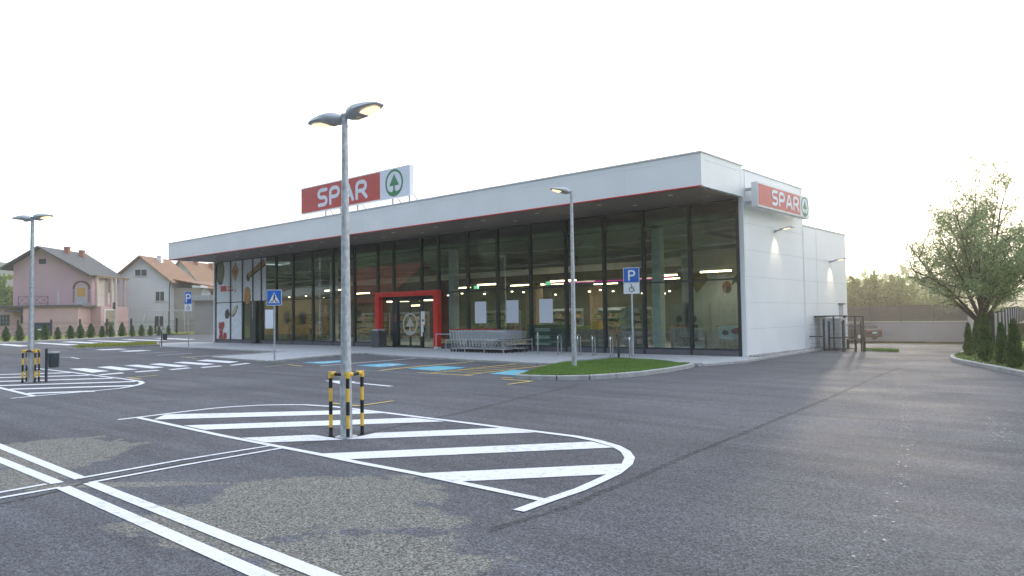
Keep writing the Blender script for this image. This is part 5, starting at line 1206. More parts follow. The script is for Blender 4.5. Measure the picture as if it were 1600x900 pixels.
TB = [(1514, 558, 1.05, .13, 'small dark thuja bush at the kerb tip, leftmost of five'), (1527, 553, 1.15, .14, 'thuja bush half hidden behind the two leftmost kerb bushes'), (1541, 567, 1.40, .17, 'tallest thuja bush right in front of the tree trunk'), (1566, 571, 1.12, .16, 'thuja bush right of the tallest one, before the fence end'), (1586, 577, 1.22, .18, 'rightmost thuja bush nearest the picture edge')]
for k, (px, py, h, r, lb) in enumerate(TB):
    p = G(px, py-2, .1); thuja('thuja_bush', lb, (p[0], p[1], .1), h, r, 7000, k+1, 'thuja bushes at the right kerb')
# hedge row on the left
hx = [9, 30.5, 54, 70, 90, 110, 125.5, 142, 159.5, 173.5, 190.5, 206.5, 221, 235, 248.5, 263]
hh = [29, 30, 28, 30, 24, 26, 28, 28, 23, 24, 28, 22, 23, 20, 18, 19]
names = ['first', 'second', 'third', 'fourth', 'fifth', 'sixth', 'seventh', 'eighth', 'ninth', 'tenth', 'eleventh', 'twelfth', 'thirteenth', 'fourteenth', 'fifteenth', 'sixteenth']
proto = []
for k, (x, h) in enumerate(zip(hx, hh)):
    yb_ = 533.5-(x-9)*(533.5-523.2)/(263-9)
    p = G(x, yb_, .06); dist = np.dot(p-CP, _f); H_ = h/F_PX*dist*.78
    lb = '%s small conical thuja from the left in the row along the far road' % names[k]
    if k < 3: t = thuja('thuja_shrub', lb, (p[0], p[1], .06), 1.75, .52, 1500, 30+k, 'row of small thujas by the far road'); t.scale = (H_/1.75,)*3; proto.append(t)
    else: dup(proto[k % 3], (p[0], p[1], .06), random.uniform(0, 6), lb, (H_/1.75*random.uniform(.85, 1.2), H_/1.75*random.uniform(.85, 1.2), H_/1.75))

ELMIN = .75
def branchy(rng, h, spread, trunk_r, nmain, seed_dir=0., fork=.13, lean=0.):
    """returns branch tubes (pts, radii) and twig points"""
    tubes = []; twigs = []
    tubes.append(([(0, 0, -.1), (0, 0, h*fork*.6), (lean*.02, 0, h*fork)], [trunk_r*1.25, trunk_r, trunk_r*.92]))
    for i in range(nmain):
        az = 2*math.pi*(i+rng.uniform(-.3, .3))/nmain+seed_dir; el = rng.uniform(ELMIN, 1.35) if i % 3 else rng.uniform(1.3, 1.5)
        Ln = h*(1-fork)*rng.uniform(.75, 1.0)*(.62+.38*math.sin(el))
        p = np.array([0, 0, h*fork*rng.uniform(.75, 1.0)]); d = np.array([math.cos(az)*math.cos(el), math.sin(az)*math.cos(el), math.sin(el)])
        pts = [p.copy()]; rad = [trunk_r*rng.uniform(.28, .46)]; ns = 8
        for s in range(ns):
            d = d+rng.normal(0, .09, 3)+np.array([math.cos(az)*.03*spread, math.sin(az)*.03*spread, .03]); d /= np.linalg.norm(d); p = p+d*Ln/ns; pts.append(p.copy()); rad.append(rad[0]*(1-(s+1)/(ns+.5))+.006)
            if s >= 1:
                for q in range(rng.integers(2, 4)):
                    a2 = rng.uniform(0, 2*math.pi); sd = np.cross(d, [math.cos(a2), math.sin(a2), .3]); sd /= np.linalg.norm(sd)+1e-9
                    bd = d*.55+sd*.8+np.array([0, 0, .1]); bd /= np.linalg.norm(bd); L2 = Ln*.34*(1-s/ns*.55)*rng.uniform(.7, 1.25); bp = p.copy(); bpts = [bp.copy()]; r2 = rad[-1]*.5+.004
                    for w in range(5):
                        bd = bd+rng.normal(0, .14, 3)+np.array([0, 0, .03]); bd /= np.linalg.norm(bd); bp = bp+bd*L2/5; bpts.append(bp.copy())
                        for tq in range(3):
                            td = bd*.6+rng.normal(0, .55, 3); td /= np.linalg.norm(td); tl = L2*.3*rng.uniform(.5, 1.1)
                            twigs.append((bp.copy(), td, tl))
                    tubes.append((bpts, [r2*(1-k/5.5)+.003 for k in range(6)]))
                    twigs.append((bp.copy(), bd.copy(), L2*.3))
        tubes.append((pts, rad)); twigs.append((p.copy(), d.copy(), Ln*.1))
    return tubes, twigs
def env_clip(tubes, twigs, R_):
    out = []
    for pts, rad in tubes:
        P = []; Q = []
        for p, r in zip(pts, rad):
            if math.hypot(p[0], p[1]) > R_(p[2]): break
            P.append(p); Q.append(r)
        if len(P) > 1: out.append((P, Q))
    return out, [w for w in twigs if math.hypot(w[0][0], w[0][1]) < R_(w[0][2])*(1+.08*math.sin(w[0][2]*5+math.atan2(w[0][1], w[0][0])*4))]
def tree(label, loc, h, spread, trunk_r, nmain, nleaf, lsize, seed, lm, group=None, name='tree', fork=.13, scale=None, asp=.38, cat='tree', rz=0., wood=True, env=None, fluff=.05):
    rng = np.random.default_rng(seed); t = thing(name, label, cat, loc, rz, group)
    tubes, twigs = branchy(rng, h, spread, trunk_r, nmain, fork=fork)
    if env: tubes, twigs = env_clip(tubes, twigs, env)
    b = MB(); 
    for pts, rad in tubes: b.tube(pts, list(rad), 6 if rad[0] > .03 else 4, cap=False)
    if name == 'tree' and wood:
        for (p, d, l_) in twigs[::3]: b.tube([p, p+d*l_], [.006, .003], 3, cap=False)
    b.build('trunk', M_BARK, t, smooth=True)
    per = max(1, nleaf//len(twigs)); P = np.array([w[0] for w in twigs]); Dv = np.array([w[1] for w in twigs]); Ll = np.array([w[2] for w in twigs])
    idx = np.repeat(np.arange(len(twigs)), per); u = rng.random(len(idx)); dens = rng.random(len(twigs))
    keep = rng.random(len(idx)) < ((.45+.75*dens[idx]) if not env else np.clip(1.7*dens[idx]-.12, .04, 1)*np.interp(P[idx][:, 2], [0, 3, 5, 8], [1, 1, .75, .42])); idx = idx[keep]; u = u[keep]
    c = P[idx]+Dv[idx]*(Ll[idx]*u)[:, None]+rng.normal(0, fluff*h/8, (len(idx), 3))
    v_, q_ = leaves(c, lsize, asp, .1, rng, Dv[idx]); fastmesh('crown', v_, q_, lm, t)
    if scale: t.scale = scale
    return t
pt = AG(1535, 31.5, .1)
ELMIN = .6
tree('large airy green tree with low forking trunk behind the thuja bushes', (pt[0], pt[1], .1), 8.0, 1.0, .17, 19, 74000, .056, 11, L_TREE, fork=.13, fluff=.14, env=lambda z: np.interp(z, [0, 1.3, 1.9, 2.5, 3.4, 4.5, 5.5, 6.6, 7.6, 8.2], [.4, .8, 1.7, 2.6, 3.0, 2.75, 2.2, 1.6, 1.1, .4]))
ELMIN = .75

# background trees right
bt = [(1355, 92, 5.6, 2.2, 'broad hazy green tree beyond the fence beside the building edge', 21), (1403, 90, 5.4, 1.2, 'upright bushy tree beyond the fence, left of the big tree', 22), (1445, 100, 3.6, 2.2, 'low rounded shrub beyond the fence, partly behind the big tree', 23), (1322, 100, 3.8, 2.2, 'low tree beyond the fence mostly hidden by the building corner', 24)]
for px, t_, h, sp, lb, sd2 in bt:
    p = AG(px, t_, .6); tree(lb, (p[0], p[1], .6), h, sp, .12, 8, 16000, .17, sd2, L_FAR, 'trees beyond the rear fence', name='field_tree', fork=.05, scale=(1.1 if sp > 2 else .8,)*2+(1,), asp=.6)
far = [(1340, 230, 12, 'faded distant tree above the broad hazy one'), (1372, 240, 15, 'tallest faded distant tree on the hazy ridge'), (1432, 230, 16, 'faded distant tree left behind the big tree crown'), (1476, 230, 14, 'faded distant tree seen through the big tree crown'), (1560, 260, 13, 'distant tree near the right picture edge'), (1300, 200, 11, 'distant tree hidden behind the building corner')]
for k, (px, t_, h, lb) in enumerate(far):
    p = AG(px, t_, .6); tree(lb, (p[0], p[1], .6), h, 2.2, .25, 7, 4200, .42, 40+k, L_FAR, 'distant trees in the haze', name='distant_tree', fork=.08, asp=.7)
# left trees behind the pink house
for k, (px, t_, h, lb) in enumerate(((-12, 125, 10, 'green tree at the left picture edge'), (14, 135, 10.5, 'green tree between the picture edge and the pink house'))):
    p = AG(px, t_, 0); tree(lb, (p[0], p[1], 0), h, 2.2, .25, 9, 12000, .3, 60+k, L_FAR, 'trees behind the pink house', name='garden_tree', fork=.1, asp=.6)
# shrub row / meadow strip beyond the fence
hd = thing('hedgerow', 'loose low hedgerow along the field edge beyond the fence', 'hedge', (0, 0, .6))
rng = np.random.default_rng(5); n = 26000; s_ = rng.random(n); p0 = AG(1300, 96, .6); p1 = AG(1640, 88, .6)
ctr = p0[None]+(p1-p0)[None]*s_[:, None]; hgt = .8+.3*np.sin(s_*41)+.3*np.sin(s_*17+1); ctr += rng.normal(0, .7, (n, 3)); ctr[:, 2] = rng.random(n)*hgt
v_, q_ = leaves(ctr-np.array([0, 0, 0]), .14, .6, .1, rng); fastmesh('foliage', v_, q_, leafmat('hedgerow_leaf', (.13, .21, .05), (.30, .36, .10), .5), hd)

# hills
def ridge(name, pts, mat_, thick=60, jag=0., seed=1, base=-2):
    """pts: list of (px, forward distance, height). Builds a rounded hill body."""
    rng = random.Random(seed); mb = MB(); rows = []
    P = [(AG(px, t_, 0), h) for px, t_, h in pts]; N = 14
    dense = []
    for (a, ha), (b, hb) in zip(P[:-1], P[1:]):
        for k in range(6): u = k/6; dense.append((a+(b-a)*u, ha+(hb-ha)*u+rng.uniform(-jag, jag)))
    dense.append(P[-1])
    for (p, h) in dense:
        dirv = np.array([p[0], p[1], 0]); dirv /= np.linalg.norm(dirv); row = []
        for j in range(N+1):
            v_ = j/N*math.pi; row.append(p-dirv*thick*math.cos(v_)+np.array([0, 0, base+(h-base)*math.sin(v_)**.8+rng.uniform(-jag, jag)*.6*math.sin(v_)]))
        rows.append(row)
    vs = [x for r in rows for x in r]; M_ = N+1
    fs = [(i*M_+j, (i+1)*M_+j, (i+1)*M_+j+1, i*M_+j+1) for i in range(len(rows)-1) for j in range(N)]
    mb.add(vs, fs); return struct(mb.build(name, mat_, smooth=True))
M_HILL = mat('hill_forest', (.05, .08, .035), .95, 0, .3, .08, bump=1., bscale=.2)
ridge('hills', [(1180, 520, 20), (1290, 520, 22), (1360, 520, 23), (1440, 520, 22), (1520, 530, 19), (1620, 540, 17), (1750, 550, 16)], M_HILL, 90, .9, 3)
ridge('hills', [(-200, 700, 70), (-60, 700, 62), (20, 700, 60), (90, 720, 46), (200, 760, 46), (330, 800, 50), (480, 820, 40)], M_HILL, 160, 2., 4)

# ================================================================== HOUSES
HA = D2R(41.3)
def house(name, label, px, t_, zg, ang, w_, l_, he, hr, wallm, roofm, over=.6, chim=(), wins=(), hip=0., roof_t=.18, cat='house', rx=None, her=None, ovr=None):
    rx = w_/2 if rx is None else rx; her = he if her is None else her; ovr = over if ovr is None else ovr
    p = AG(px, t_, zg); t = thing(name, label, cat, (p[0], p[1], zg), ang)
    b = MB(); b.add([(0,0,0),(w_,0,0),(w_,0,her),(rx,0,hr-.12),(0,0,he),(0,l_,0),(w_,l_,0),(w_,l_,her),(rx,l_,hr-.12),(0,l_,he)],
        [(0,1,2,3,4),(9,8,7,6,5),(0,5,6,1),(1,6,7,2),(5,0,4,9),(2,7,8,3),(3,8,9,4)])
    wl_ = b.build('wall', wallm, t)
    sl = (hr-he)/rx; slr = (hr-her)/(w_-rx); r = MB(); ye = l_+over
    for s in (0, 1):
        x_e = -over if s == 0 else w_+ovr; z_e = he-over*sl if s == 0 else her-ovr*slr
        yr0, yr1 = -over, ye-hip
        P = [(x_e, -over, z_e), (rx, yr0, hr), (rx, yr1, hr), (x_e, ye, z_e)]
        if s: P = P[::-1]
        r.slab(P, (0, 0, -roof_t))
    if hip > 0: r.slab([(-over, ye, he-over*sl), (rx, ye-hip, hr), (w_+ovr, ye, her-ovr*slr)], (0, 0, -roof_t))
    rf = r.build('roof', roofm, t)
    for (x, y, hw_, ht, cm) in chim:
        zz = hr-abs(x-rx)*sl-.2; c = MB(); c.box((x-hw_, y-hw_, zz), (x+hw_, y+hw_, zz+ht)); c.box((x-hw_-.06, y-hw_-.06, zz+ht), (x+hw_+.06, y+hw_+.06, zz+ht+.1)); c.build('chimney', cm, rf)
    for (face, u, z, ww, wh) in wins:
        wm = MB(); 
        if face == 'g':
            fr_ = lambda a, d, c: (a, -d, c)
        else: fr_ = lambda a, d, c: (w_+d, a, c)
        def bx_(mb, a0, a1, d0, d1, z0, z1, mi=0): mb.box(fr_(a0, d0, z0), fr_(a1, d1, z1), mi)
        bx_(wm, u, u+ww, .002, .05, z, z+.07); bx_(wm, u, u+ww, .002, .05, z+wh-.07, z+wh); bx_(wm, u, u+.07, .002, .05, z+.07, z+wh-.07); bx_(wm, u+ww-.07, u+ww, .002, .05, z+.07, z+wh-.07); bx_(wm, u+ww/2-.03, u+ww/2+.03, .002, .045, z+.07, z+wh-.07)
        wo = wm.build('window', M_PLATE, t); pn = MB(); bx_(pn, u+.07, u+ww-.07, .004, .02, z+.07, z+wh-.07); pn.build('pane', M_PANE, wo)
        si = MB(); bx_(si, u-.1, u+ww+.1, .002, .12, z-.08, z-.01); si.build('sill', M_KERB, wo)
    return t, wl_, rf
M_PANE = mat('dark_pane', (.05, .06, .07), .12, 0, .3, 2., spec=.8)
M_PINK = mat('pink_render', (.50, .34, .38), .9, 0, .07, .6, bump=.1)
M_PINK2 = mat('pink_render_light', (.56, .38, .38), .9, 0, .08, .5, bump=.1)
M_SLATE = mat('slate_roof', (.07, .075, .085), .7, 0, .25, 2., bump=.4, bscale=14, stretch=(.6, .6, 3))
M_TILE = mat('red_roof_tiles', (.26, .12, .07), .8, 0, .35, 3., bump=.8, bscale=9, var2=(.38, .23, .15), stretch=(1, 1, 2))
M_BRICK = mat('brick_red', (.30, .12, .08), .85, 0, .2, 8.)
M_WH = mat('white_render', (.60, .61, .64), .9, 0, .04, .5, bump=.1)
# pink house
ph, pw, pr_ = house('pink_house', 'pink two storey house with dark slate gable roof, brick chimneys and flat roofed annex', 20, 94.2, 0, HA+D2R(2.6), 9.9, 7.2, 9.4, 11.55, M_PINK, M_SLATE, over=1.15, hip=-2.2, rx=3.6, her=7.95, ovr=.35,
    chim=((4.6, 3.9, .28, 1.0, M_BRICK), (4.9, 7.0, .28, 1.0, M_BRICK)), wins=())
vw = MB(); vw.box((3.2, -.03, 9.3), (4.1, .0, 9.95)); vw.build('gable_vent', M_DARK, pw)
MB().box((7.9, -.05, 3.95), (9.3, -.002, 6.3)).build('balcony_door', mat('door_pale', (.42, .42, .46), .7), pw)
MB().box((8.1, -.062, 5.0), (9.1, -.052, 6.15)).build('shutter', mat('orange_shutter', (.55, .30, .06), .7, 0, .3, 12., stretch=(.2, .2, 6)), pw)
tp = MB()
for k in range(26):
    a = math.pi*(k/25); 
    if k < 26: tp.box((8.6+1.0*math.cos(a)-.09, -.06, 6.1+.85*math.sin(a)-.09), (8.6+1.0*math.cos(a)+.09, -.003, 6.1+.85*math.sin(a)+.09))
for k in range(7):
    for s in (7.62, 9.58): tp.box((s-.1, -.06, 4.3+k*.27), (s+.1, -.003, 4.42+k*.27))
tp.build('brick_arch', mat('arch_brown', (.16, .07, .05), .9), pw)
# annex (ground floor) in front and left
an = MB(); an.box((-12, -1.6, 0), (.0+3.2, 4, 3.6)); an.box((3.22, -3.2, 0), (9.9, -.02, 3.65)); ao = an.build('annex', M_PINK2, ph)
ar = MB(); ar.box((-12.3, -2.2, 3.6), (3.2, 4.2, 3.85)); ar.box((3.0, -3.5, 3.65), (10.6, -.03, 3.88)); ar.build('flat_roof', mat('eave_dark', (.11, .11, .11), .8, 0, .2, 2.), ao)
for k, (u, z, ww, wh, yy) in enumerate(((-1.6, 1.35, 2.2, 1.4, -1.6), )):
    wo = MB().box((u, yy-.05, z), (u+ww, yy-.002, z+wh)).build('window', M_PANE, ph); gr = MB()
    for q_ in range(7): gr.box((u+q_*ww/6-.025, yy-.08, z), (u+q_*ww/6+.025, yy-.055, z+wh))
    for q_ in range(4): gr.box((u, yy-.1, z+q_*wh/3-.02), (u+ww, yy-.081, z+q_*wh/3+.02))
    gr.build('grille', mat('grille_green', (.25, .30, .28), .7), wo)
wo = MB().box((2.0, -1.65, 1.6), (3.0, -1.602, 2.6)).build('window', M_PANE, ph); MB().box((1.95, -1.68, 1.5), (3.05, -1.652, 1.58)).box((2.47, -1.68, 1.6), (2.53, -1.652, 2.6)).build('sill', M_PLATE, wo)
MB().box((.9, -3.1, 3.05), (3.2, -1.62, 3.3)).build('door_canopy', M_SLATE, ph)
bc = MB()
for x in (1.2, 3.0, 4.9): bc.bar((x, -.9, 3.86), (x, -.9, 5.1), .05)
for z in (4.1, 5.05): bc.bar((1.2, -.9, z), (4.9, -.9, z), .04)
for k in range(4):
    x = 1.2+k*.925; bc.bar((x, -.9, 4.1), (x+.925, -.9, 5.05), .03); bc.bar((x, -.9, 5.05), (x+.925, -.9, 4.1), .03)
bc.build('terrace_rail', M_FENCE, ph)
MB().tube([(6.3, -1.2, 3.86), (6.3, -1.2, 5.9)], .12, 10).build('flue', M_GALV, ph)
# side verandah facing right
sv = MB(); sv.box((9.93, .8, 3.7), (9.97, 3.1, 7.5)); sv.build('white_wall', mat('bare_white_block', (.62, .58, .50), .9, 0, .12, 2.), pw)
sv = MB(); sv.box((9.92, 3.9, 4.0), (9.98, 5.6, 7.5)); sv.build('white_wall', MATS['bare_white_block'], pw)
MB().box((9.99, 4.1, 5.6), (10.02, 5.0, 7.2)).build('window', mat('green_shutter', (.03, .14, .09), .7), ph)
MB().box((10.7, -.6, 7.45), (10.85, 8.0, 7.65)).box((9.95, -.6, 7.66), (11.0, 8.4, 7.74)).build('verandah_beam', mat('weathered_wood', (.32, .24, .17), .85, 0, .2, 3.), ph)
for y in (-.4, 3.3, 6.9): MB().box((10.55, y, 3.7), (10.8, y+.22, 7.44)).build('verandah_post', M_PINK2, ph)
MB().box((9.92, 0, .0), (11.1, 7.4, 3.7)).build('side_annex', M_PINK2, ph)
wo = MB().box((11.1, 1.0, 1.6), (11.14, 3.4, 3.2)).build('window', mat('curtained_pane', (.35, .28, .20), .5, 0, .3, 3.), ph); MB().box((11.11, .8, 1.45), (11.16, 1.0, 3.35)).box((11.11, 3.4, 1.45), (11.16, 3.6, 3.35)).box((11.11, 1.0, 3.2), (11.16, 3.4, 3.35)).build('frame', M_PLATE, wo)
MB().box((11.17, .9, 1.2), (11.4, 3.5, 1.65)).build('flower_box', mat('flower_green', (.08, .13, .05), .9, 0, .5, 4.), wo)
# skylight patch on slate roof
# white house
wh_, ww_, wr_ = house('white_house', 'tall white house with orange tiled roof and wooden balcony side', 179, 108, 0, HA+D2R(-2), 8.2, 7.2, 8.1, 11.4, M_WH, M_TILE, over=.9,
    chim=((4.9, 3.6, .32, 1.0, M_PLATE),), wins=(('g', 3.0, 8.35, 1.9, 1.05), ('g', 6.1, 4.6, 1.45, 1.5), ('g', 6.0, .9, 1.45, 1.6)))
dp = MB(); dp.tube([(8.25, -.06, .0), (8.25, -.06, 6.6), (8.7, -.5, 7.6)], .07, 8); dp.build('downpipe', M_FENCE, wh_)
# side wing with balcony
sw = MB(); sw.box((8.21, 1.5, 0), (12.2, 14.5, 6.6)); sw.build('side_wing', mat('wing_render', (.36, .33, .30), .9, 0, .08, .5), wh_)
sr = MB(); sr.slab([(8.0, .6, 8.0), (14.6, .6, 6.75), (14.6, 16, 6.75), (8.0, 16, 8.0)], (0, 0, -.15)); sr.build('lean_roof', M_TILE, wh_)
bb = MB(); bb.box((12.22, 1.0, 3.55), (14.0, 15, 3.8)); bb.build('balcony', mat('balcony_slab', (.12, .09, .08), .9), wh_)
br = MB(); br.box((13.95, 1.0, 4.75), (14.02, 15, 4.85)); 
for k in range(56): br.box((13.96, 1.0+k*.25, 3.8), (14.0, 1.12+k*.25, 4.75))
br.box((12.3, 1.0, 4.75), (13.95, 1.06, 4.85)); [br.box((12.3+k*.28, 1.0, 3.8), (12.42+k*.28, 1.04, 4.75)) for k in range(6)]
br.build('balcony_rail', mat('rail_brown', (.07, .05, .045), .8), wh_)
MB().tube([(12.21, 2.6, 5.6), (12.6, 2.2, 5.75)], .75, 20).build('satellite_dish', M_PLATE, wh_, smooth=True)
for (y, z, h_) in ((4.2, 3.8, 2.3), (6, 0, 2.6)): MB().box((12.2, y, z), (12.24, y+1.4, z+h_)).build('door', mat('old_door', (.08, .06, .055), .8), wh_)
wo = MB().box((12.2, 9.5, 1.6), (12.25, 11.3, 2.9)).build('window', M_PLATE, wh_); MB().box((12.251, 9.75, 1.8), (12.26, 11.05, 2.7)).build('pane', M_PANE, wo)
# third house
h3, w3, r3 = house('tiled_house', 'farther white house with orange tiled gable roof and two chimneys', 250, 140, 0, HA+D2R(-6), 8.5, 16, 8.6, 13.3, M_WH, M_TILE, over=.8, chim=((4.6, 4.5, .4, 1.4, M_BRICK), (5.2, 9.5, .4, 1.2, M_BRICK)), wins=(('g', 6.2, 8.0, .8, .9),))
MB().box((7.2, -2.6, 0), (9.6, -.02, 8.6)).build('stair_tower', M_WH, h3)
# small flat roof building beside the shop
gp = AG(304, 92, 0); t = thing('garage', 'small grey flat roofed garage just left of the shop front', 'garage', gp, HA+D2R(10))
MB().box((0, 0, 0), (9, 7, 4.2)).build('wall', mat('garage_render', (.30, .28, .27), .9, 0, .08, .8), t); MB().box((-1.0, -.6, 4.2), (9.5, 7.5, 4.85)).build('roof', M_KERB, t); MB().box((2.4, -.1, .9), (3.6, -.002, 3.0)).build('meter_box', M_PLATE, t)

# garden wire fence
t = thing('garden_fence', 'thin dark wire fence with posts behind the thuja row', 'fence', (-100, 30, 0))
fpx = [(-30, 92), (-5, 92), (28, 93), (80, 94), (125, 96), (167, 98), (205, 100), (243, 102), (276, 104), (306, 106)]
for k, (px, t_) in enumerate(fpx):
    p = AG(px, t_*.935, 0); MB().box((p[0]-.09, p[1]-.09, 0), (p[0]+.09, p[1]+.09, 2.05)).build('post', M_FENCE, t, True)
    if k: 
        w_ = MB()
        for z in (.5, 1.0, 1.5, 1.7): w_.bar((pp[0], pp[1], z), (p[0], p[1], z), .025)
        w_.build('wire', M_FENCE, t, True)
    pp = p
# dumpsters
for k, (px, sx2) in enumerate(((61, 1.3), (70, 1.6))):
    p = AG(px, 91.5, .05); t = thing('waste_container', ['smaller blue waste container before the pink house, left one', 'larger blue waste container before the pink house, right one'][k], 'waste container', p, HA, 'blue waste containers')
    MB().add([(-.6*sx2/1.3, -.5, .15), (.6*sx2/1.3, -.5, .15), (.6*sx2/1.3, .5, .15), (-.6*sx2/1.3, .5, .15), (-.7*sx2/1.3, -.6, 1.35), (.7*sx2/1.3, -.6, 1.35), (.7*sx2/1.3, .6, 1.6), (-.7*sx2/1.3, .6, 1.6)], [(3,2,1,0),(4,5,6,7),(0,1,5,4),(1,2,6,5),(2,3,7,6),(3,0,4,7)]).build('body', mat('container_blue', (.03, .07, .14), .5, 0, .1, 4.), t, bevel=.03)
    MB().box((-.72*sx2/1.3, -.63, 1.45), (.72*sx2/1.3, .63, 1.62)).build('lid', M_BIN, t); MB().box((-.5, -.56, .7), (0, -.54, 1.1)).build('sticker', M_PLATE, t)
    for s in (-.4, .4): MB().tube([(s, -.45, .1), (s+.06, -.45, .1)], .1, 10).build('wheel', M_BLK, t)
# concrete utility pole
p = AG(180.5, 88, 0); t = thing('utility_pole', 'pale thin utility pole at the right edge of the pink house', 'utility pole', p)
MB().tube([(0, 0, 0), (0, 0, 6.9)], [.17, .12], 12).build('pole', mat('pole_concrete', (.45, .44, .43), .8, 0, .1, 3.), t, smooth=True); MB().box((-.2, -.25, 3.2), (.2, -.1, 4.0)).build('box', M_FENCE, t)
# swing frame
p = AG(262, 99, 0); t = thing('swing_frame', 'thin metal swing frame on the lawn before the white house', 'swing', p, HA+.1)
MB().tube([(-3.3, -1, 0), (-2.8, 0, 3.1), (-3.3, 1, 0)], .05, 6).tube([(2.6, -1, 0), (2.1, 0, 3.1), (2.6, 1, 0)], .05, 6).tube([(-2.8, 0, 3.1), (2.1, 0, 3.1)], .05, 6).build('frame', M_LAMP, t); MB().tube([(-.6, 0, 3.1), (-.6, 0, .6)], .02, 5).tube([(.1, 0, 3.1), (.1, 0, .6)], .02, 5).box((-.7, -.15, .55), (.2, .15, .62)).build('swing_seat', M_FENCE, t)

# ================================================================== WORLD BEHIND THE CAMERA (mirrored in the shop glass)
def RF(px, py, t_): p = AT(px, py, t_); return np.array([p[0], 2*FY-p[1], p[2]])
def RG(px, t_, z=0): p = RF(px, 505, t_); return np.array([p[0], p[1], z])
# wooded hillside: ground ramp plus crowns
xsn = np.linspace(-460, 200, 34); ysn = np.linspace(-250, -46, 13)
def hz(x, y): u = min(1, max(0, (-52-y)/150)); return -1.2+ (88+9*math.sin(x*.02)+5*math.sin(x*.05+1))*u**.8
vv = [(x, y, hz(x, y)) for y in ysn for x in xsn]; nxx = len(xsn)
struct(MB().add(vv, [(j*nxx+i, j*nxx+i+1, (j+1)*nxx+i+1, (j+1)*nxx+i) for j in range(len(ysn)-1) for i in range(nxx-1)]).build('hills', M_HILL, smooth=True))
rng = np.random.default_rng(9); base_v, base_f = None, None
import bmesh
bm = bmesh.new(); bmesh.ops.create_icosphere(bm, subdivisions=2, radius=1); bv = np.array([v_.co[:] for v_ in bm.verts]); bf = np.array([[v_.index for v_ in f.verts] for f in bm.faces]); bm.free()
V = []; Fc = []; off = 0
for k in range(3400):
    x = rng.uniform(-440, 190); y = -60-180*rng.random()**1.2; r = rng.uniform(2.6, 5.2); hh_ = rng.uniform(1.1, 2.0)
    vtx = bv*(1+.28*rng.normal(size=(len(bv), 1)))*np.array([r, r, r*hh_])+np.array([x, y, hz(x, y)+r*hh_*.9]); V.append(vtx); Fc.append(bf+off); off += len(bv)
o = fastmesh('forest', np.concatenate(V), np.concatenate(Fc), leafmat('forest_leaf', (.006, .028, .014), (.07, .14, .055), .05), tri=True); o['kind'] = 'stuff'
# verge strip and houses behind
struct(MB().prism([(-170, -34), (60, -34), (60, -25), (-170, -25)], -.4, .08).build('lawn', L_LAWN))
M_OCH = mat('ochre_render', (.42, .28, .12), .9, 0, .08, .6); M_REDROOF = mat('dark_red_tiles', (.22, .065, .04), .8, 0, .25, 3., bump=.6, bscale=8)
M_CREAM = mat('cream_render', (.30, .25, .19), .9, 0, .08, .6)
def bhouse(name, label, xc, yc, w_, d_, he, hr, wm, rm, rz=0):
    t = thing(name, label, 'house', (xc, yc, 0), rz); MB().add([(-w_/2,-d_/2,0),(w_/2,-d_/2,0),(w_/2,d_/2,0),(-w_/2,d_/2,0),(-w_/2,-d_/2,he),(w_/2,-d_/2,he),(w_/2,d_/2,he),(-w_/2,d_/2,he),(-w_/2,0,hr-.1),(w_/2,0,hr-.1)], [(3,2,1,0),(0,1,5,4),(2,3,7,6),(1,2,6,9,5),(3,0,4,8,7),(4,5,9,8),(6,7,8,9)]).build('wall', wm, t)
    r = MB(); s = (hr-he)/(d_/2); o_ = .7; r.slab([(-w_/2-o_, -d_/2-o_, he-o_*s), (w_/2+o_, -d_/2-o_, he-o_*s), (w_/2+o_, 0, hr), (-w_/2-o_, 0, hr)], (0, 0, .15)); r.slab([(w_/2+o_, d_/2+o_, he-o_*s), (-w_/2-o_, d_/2+o_, he-o_*s), (-w_/2-o_, 0, hr), (w_/2+o_, 0, hr)], (0, 0, .15)); r.build('roof', rm, t)
    for k in range(int(w_/3)): wo = MB().box((-w_/2+1+k*3, d_/2+.002, 1.2), (-w_/2+2.2+k*3, d_/2+.05, 2.5)).build('window', M_PANE, t)
    return t
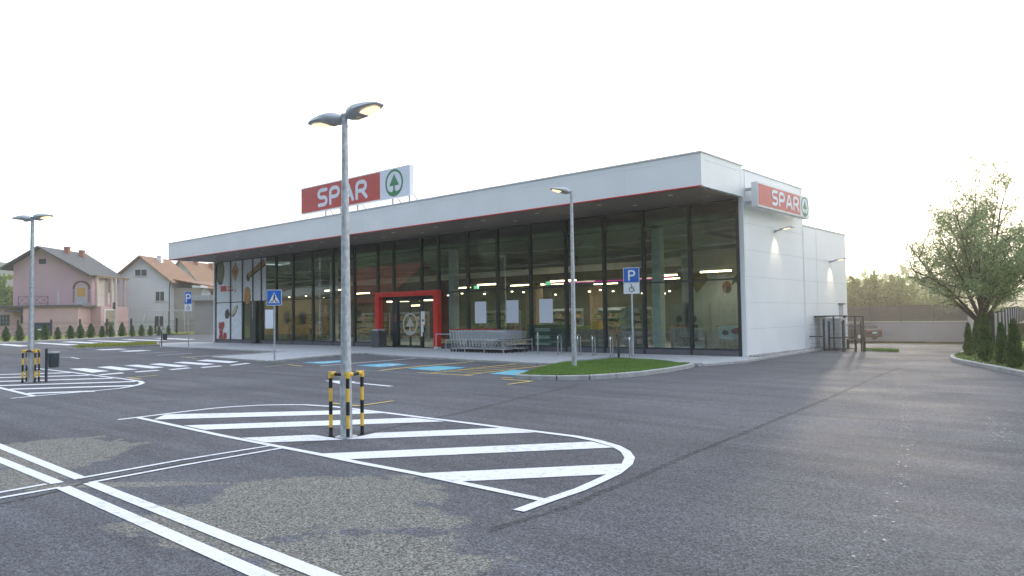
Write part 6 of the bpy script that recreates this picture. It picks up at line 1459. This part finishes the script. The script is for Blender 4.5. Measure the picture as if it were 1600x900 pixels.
a = RG(440, 78); b = RG(520, 78); bhouse('ochre_house', 'long low ochre house mirrored in the glass left of the tall lamp post', RG(478, 80)[0], RG(478, 80)[1]-3, 12, 9, 4.2, 5.2, M_OCH, M_KERB, .0)
a = RG(552, 74); b = RG(648, 74); bhouse('red_roof_house', 'red roofed house mirrored in the glass above the entrance portal', RG(612, 76)[0], RG(612, 76)[1], 9, 9, 3.6, 7.0, M_CREAM, M_REDROOF, .0)
for k, (px, t_) in ((0, (500, 66)), (2, (790, 70))):
    p = RG(px, t_); t = thing('roadside_lamp', 'slender street light mirrored in the glass, %s' % ['left of the tall lamp post', 'left of the red portal', 'above the shopping carts'][k], 'street lamp', p); MB().tube([(0, 0, 0), (0, 0, 7.5)], [.1, .05], 8).build('pole', M_PLATE, t); MB().box((-.9, -.12, 7.45), (0, .12, 7.56)).build('lamp_head', M_LAMP, t)

# overhead wires across the road behind
t = thing('power_line', 'overhead wires mirrored across the upper shop glass', 'power line', (-60, -30, 0)); w_ = MB()
for z, y in ((9.5, -24), (8.6, -24), (7.2, -26), (12, -30)):
    w_.tube([(-150+20*k, y, z-1.2*math.sin(math.pi*((k*20 % 60)/60))) for k in range(12)], .03, 4)
w_.build('wire', M_PLATE, t, True)
for k in range(2, 4): MB().tube([(-150+60*k, -26, 0), (-150+60*k, -26, 12.2)], .14, 8).box((-150.6+60*k, -27, 11.8), (-149.4+60*k, -23.5, 12.0)).build('pole', M_BARK, t, True)

# ================================================================== HAZE
hv = MB(); hv.box((-420, -260, -2.3), (420, 900, 75))
m = bpy.data.materials.new('haze_air'); m.use_nodes = True; n, l = nt(m); n.clear(); out = n.new('ShaderNodeOutputMaterial'); pv_ = n.new('ShaderNodeVolumePrincipled')
pv_.inputs['Color'].default_value = (.97, .93, .86, 1); pv_.inputs['Density'].default_value = .0012; pv_.inputs['Anisotropy'].default_value = .72
l.new(pv_.outputs[0], out.inputs['Volume'])
HAZE = True
if HAZE:
    o = hv.build('haze', m); o['kind'] = 'stuff'
